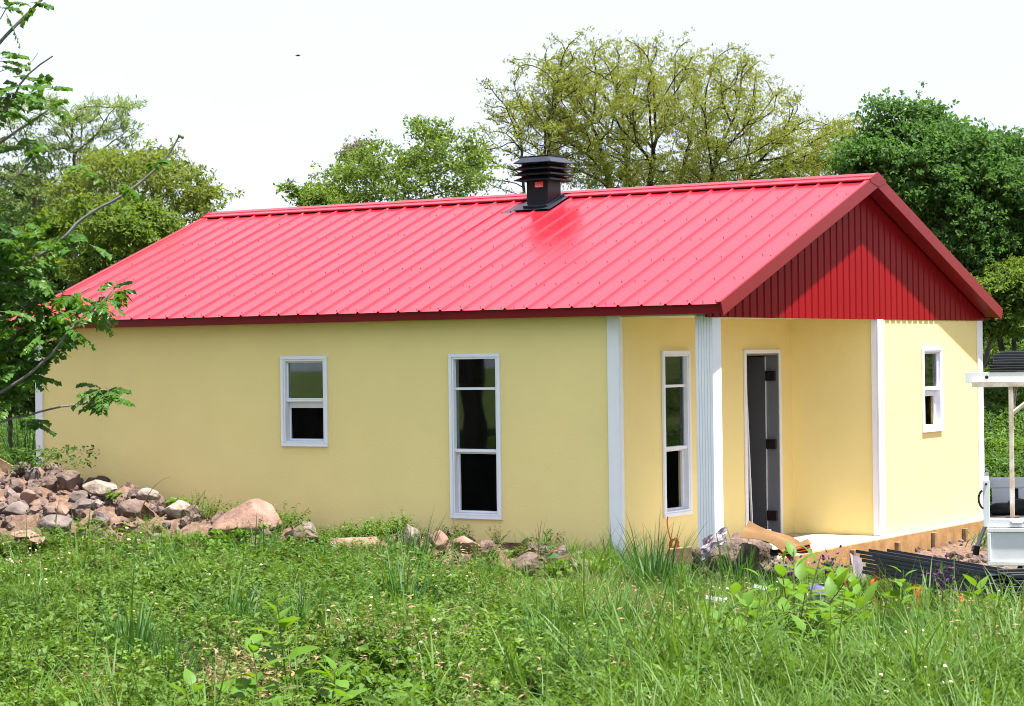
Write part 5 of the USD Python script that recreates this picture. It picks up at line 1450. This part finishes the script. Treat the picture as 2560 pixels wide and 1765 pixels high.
for q, rad in [(bb, .8), (at(2190, 1500, 19.3), .75), (at(2310, 1500, 18.8), .7), (at(2115, 1500, 19.6), .45)] + [(at(e[3], 1600, e[4]), .34) for e in SD]:
    ok &= (np.hypot(x - q[0], y - q[1]) > rad) | (rg.random(len(x)) < .09)
x, y, a, t, patch = x[ok], y[ok], a[ok], t[ok], patch[ok]
n = len(x)
grassy = np.clip(smooth01((a + .9) / 2.2) * .62 + .14 + (meshkit.fbm(np.stack([x, y, 0 * x], -1) * .7, 3, 41) - .5) * .9, .12, .85)
herbk = rg.choice(6, n, p=[.25, .23, .2, .14, .08, .10])
k2 = meshkit.fbm(np.stack([x, y, 0 * x], -1) * .8, 2, 51)
herbk = np.where((k2 > .58) & (rg.random(n) < .5), 4, herbk)
gk = rg.choice([6, 7, 8], n, p=[.4, .36, .24])
which = np.where(rg.random(n) < grassy, gk, herbk)
which = np.where((which < 6) & (rg.random(n) < .30), 12, which)
which = np.where(rg.random(n) < .05, 9, which)
which = np.where(rg.random(n) < np.clip((meshkit.fbm(np.stack([x, y, 0 * x], -1) * .6, 2, 71) - .42) * .9, .02, .30), 11, which)
which = np.where((rg.random(n) < .012), 10, which)
scl = rg.uniform(.7, 1.25, n) * (.62 + .85 * meshkit.fbm(np.stack([x, y, 0 * x], -1) * 1.3, 3, 91)) * np.where(x > .3, np.interp(t, [13.5, 16.5, 18.5, 20.5, 22], [1.2, 1.08, .88, .66, .58]), np.interp(t, [13.5, 18, 22], [1.15, 1.08, 1.02])) * (1 - .38 * np.clip(rubble_mask(x, y) + dirt_mask(x, y), 0, 1))
z = ground_z(x, y)
instancer('meadow_plants', 'tangle of green weeds, grass and tiny flowers covering the foreground', 'meadow plants', COVER, np.stack([x, y, z], 1), rg.uniform(0, 6.283, n), scl, which, .2, 1)
NCOVER = n

# grass on the slopes behind and further round about
def patch_grass(seed, n, L, W, S):
    r = np.random.default_rng(seed)
    P = np.stack([r.uniform(-S, S, n), r.uniform(-S, S, n), np.full(n, -.03)], 1)
    D = unit(r.normal(0, .35, (n, 3)) * [1, 1, .2] + EZ)
    return blades(P, D, L * r.uniform(.4, 1.2, n), W, r.uniform(.2, 1.2, n), r, 3)


def leafy_patch(seed, n, H, L, S):
    r = np.random.default_rng(seed)
    P = np.stack([r.uniform(-S, S, n), r.uniform(-S, S, n), H * r.random(n) ** .7], 1)
    L_ = L * r.uniform(.6, 1.2, n)
    return diamonds(P, r.normal(0, 1, (n, 3)) * [1, 1, .5], r.normal(0, .5, (n, 3)) + EZ, L_, L_ * .5)


HILL = [(patch_grass(61, 230, .30, .016, .45), 'leaf_hill'), (patch_grass(62, 230, .22, .016, .45), 'leaf_hill'), (leafy_patch(63, 420, .28, .07, .45), 'leaf_hill'), (leafy_patch(64, 420, .2, .06, .45), 'leaf_weed')]
a = np.r_[rg.uniform(-14, 15, 7500), rg.uniform(-30, 30, 3000), rg.uniform(5.2, 11, 1500)]; t = np.r_[rg.uniform(23, 58, 7500), rg.uniform(-25, 90, 3000), rg.uniform(24, 50, 1500)]
x, y = site(a, t)
ok = ~((x > HX0 - .5) & (x < HX1 + .6) & (y > -.3) & (y < HW + .5)) & ~((abs(a) < 8.3) & (t > -1) & (t < 25.5)) & (rg.random(len(x)) > np.clip(1.6 * (rubble_mask(x, y) + dirt_mask(x, y)), 0, .98))
ok &= ~((a > 4.05) & (a < 9) & (t > 19.5) & (t < 22.3))
x, y = x[ok], y[ok]; n = len(x)
instancer('slope_grass', 'rough green grass growing on the slopes behind the house', 'grass', HILL, np.stack([x, y, ground_z(x, y)], 1), rg.uniform(0, 6.283, n), rg.uniform(.8, 1.5, n), rg.choice(4, n, p=[.35, .3, .2, .15]), .1, 2)

# a bird far off in the sky
bp = at(745, 139, 60)
bird = thing('bird', 'tiny bird gliding in the white sky above the roof', 'bird', bp, scale=.8)
s = trimesh.creation.icosphere(subdivisions=2)
obj('body', (s.vertices @ np.array([A3 * .085, F3 * .022, EZ * .022]), s.faces), M['rubber'], bird, smooth=True)
for sg in (-1, 1):
    w = np.array([[-.03, 0, 0], [.035, 0, 0], [.02, .10, .02], [-.02, .10, .02], [-.035, .19, .005]]) * [1, sg, 1]
    obj('wing', frame_map((w, np.array([[0, 1, 2], [0, 2, 3], [3, 2, 4]])), (0, 0, .008), A3, F3, EZ), M['rubber'], bird)
obj('tail', frame_map((np.array([[-.07, -.008, 0], [-.07, .008, 0], [-.14, .025, .0], [-.14, -.025, 0]]), np.array([[0, 1, 2], [0, 2, 3]])), (0, 0, 0), A3, F3, EZ), M['rubber'], bird)
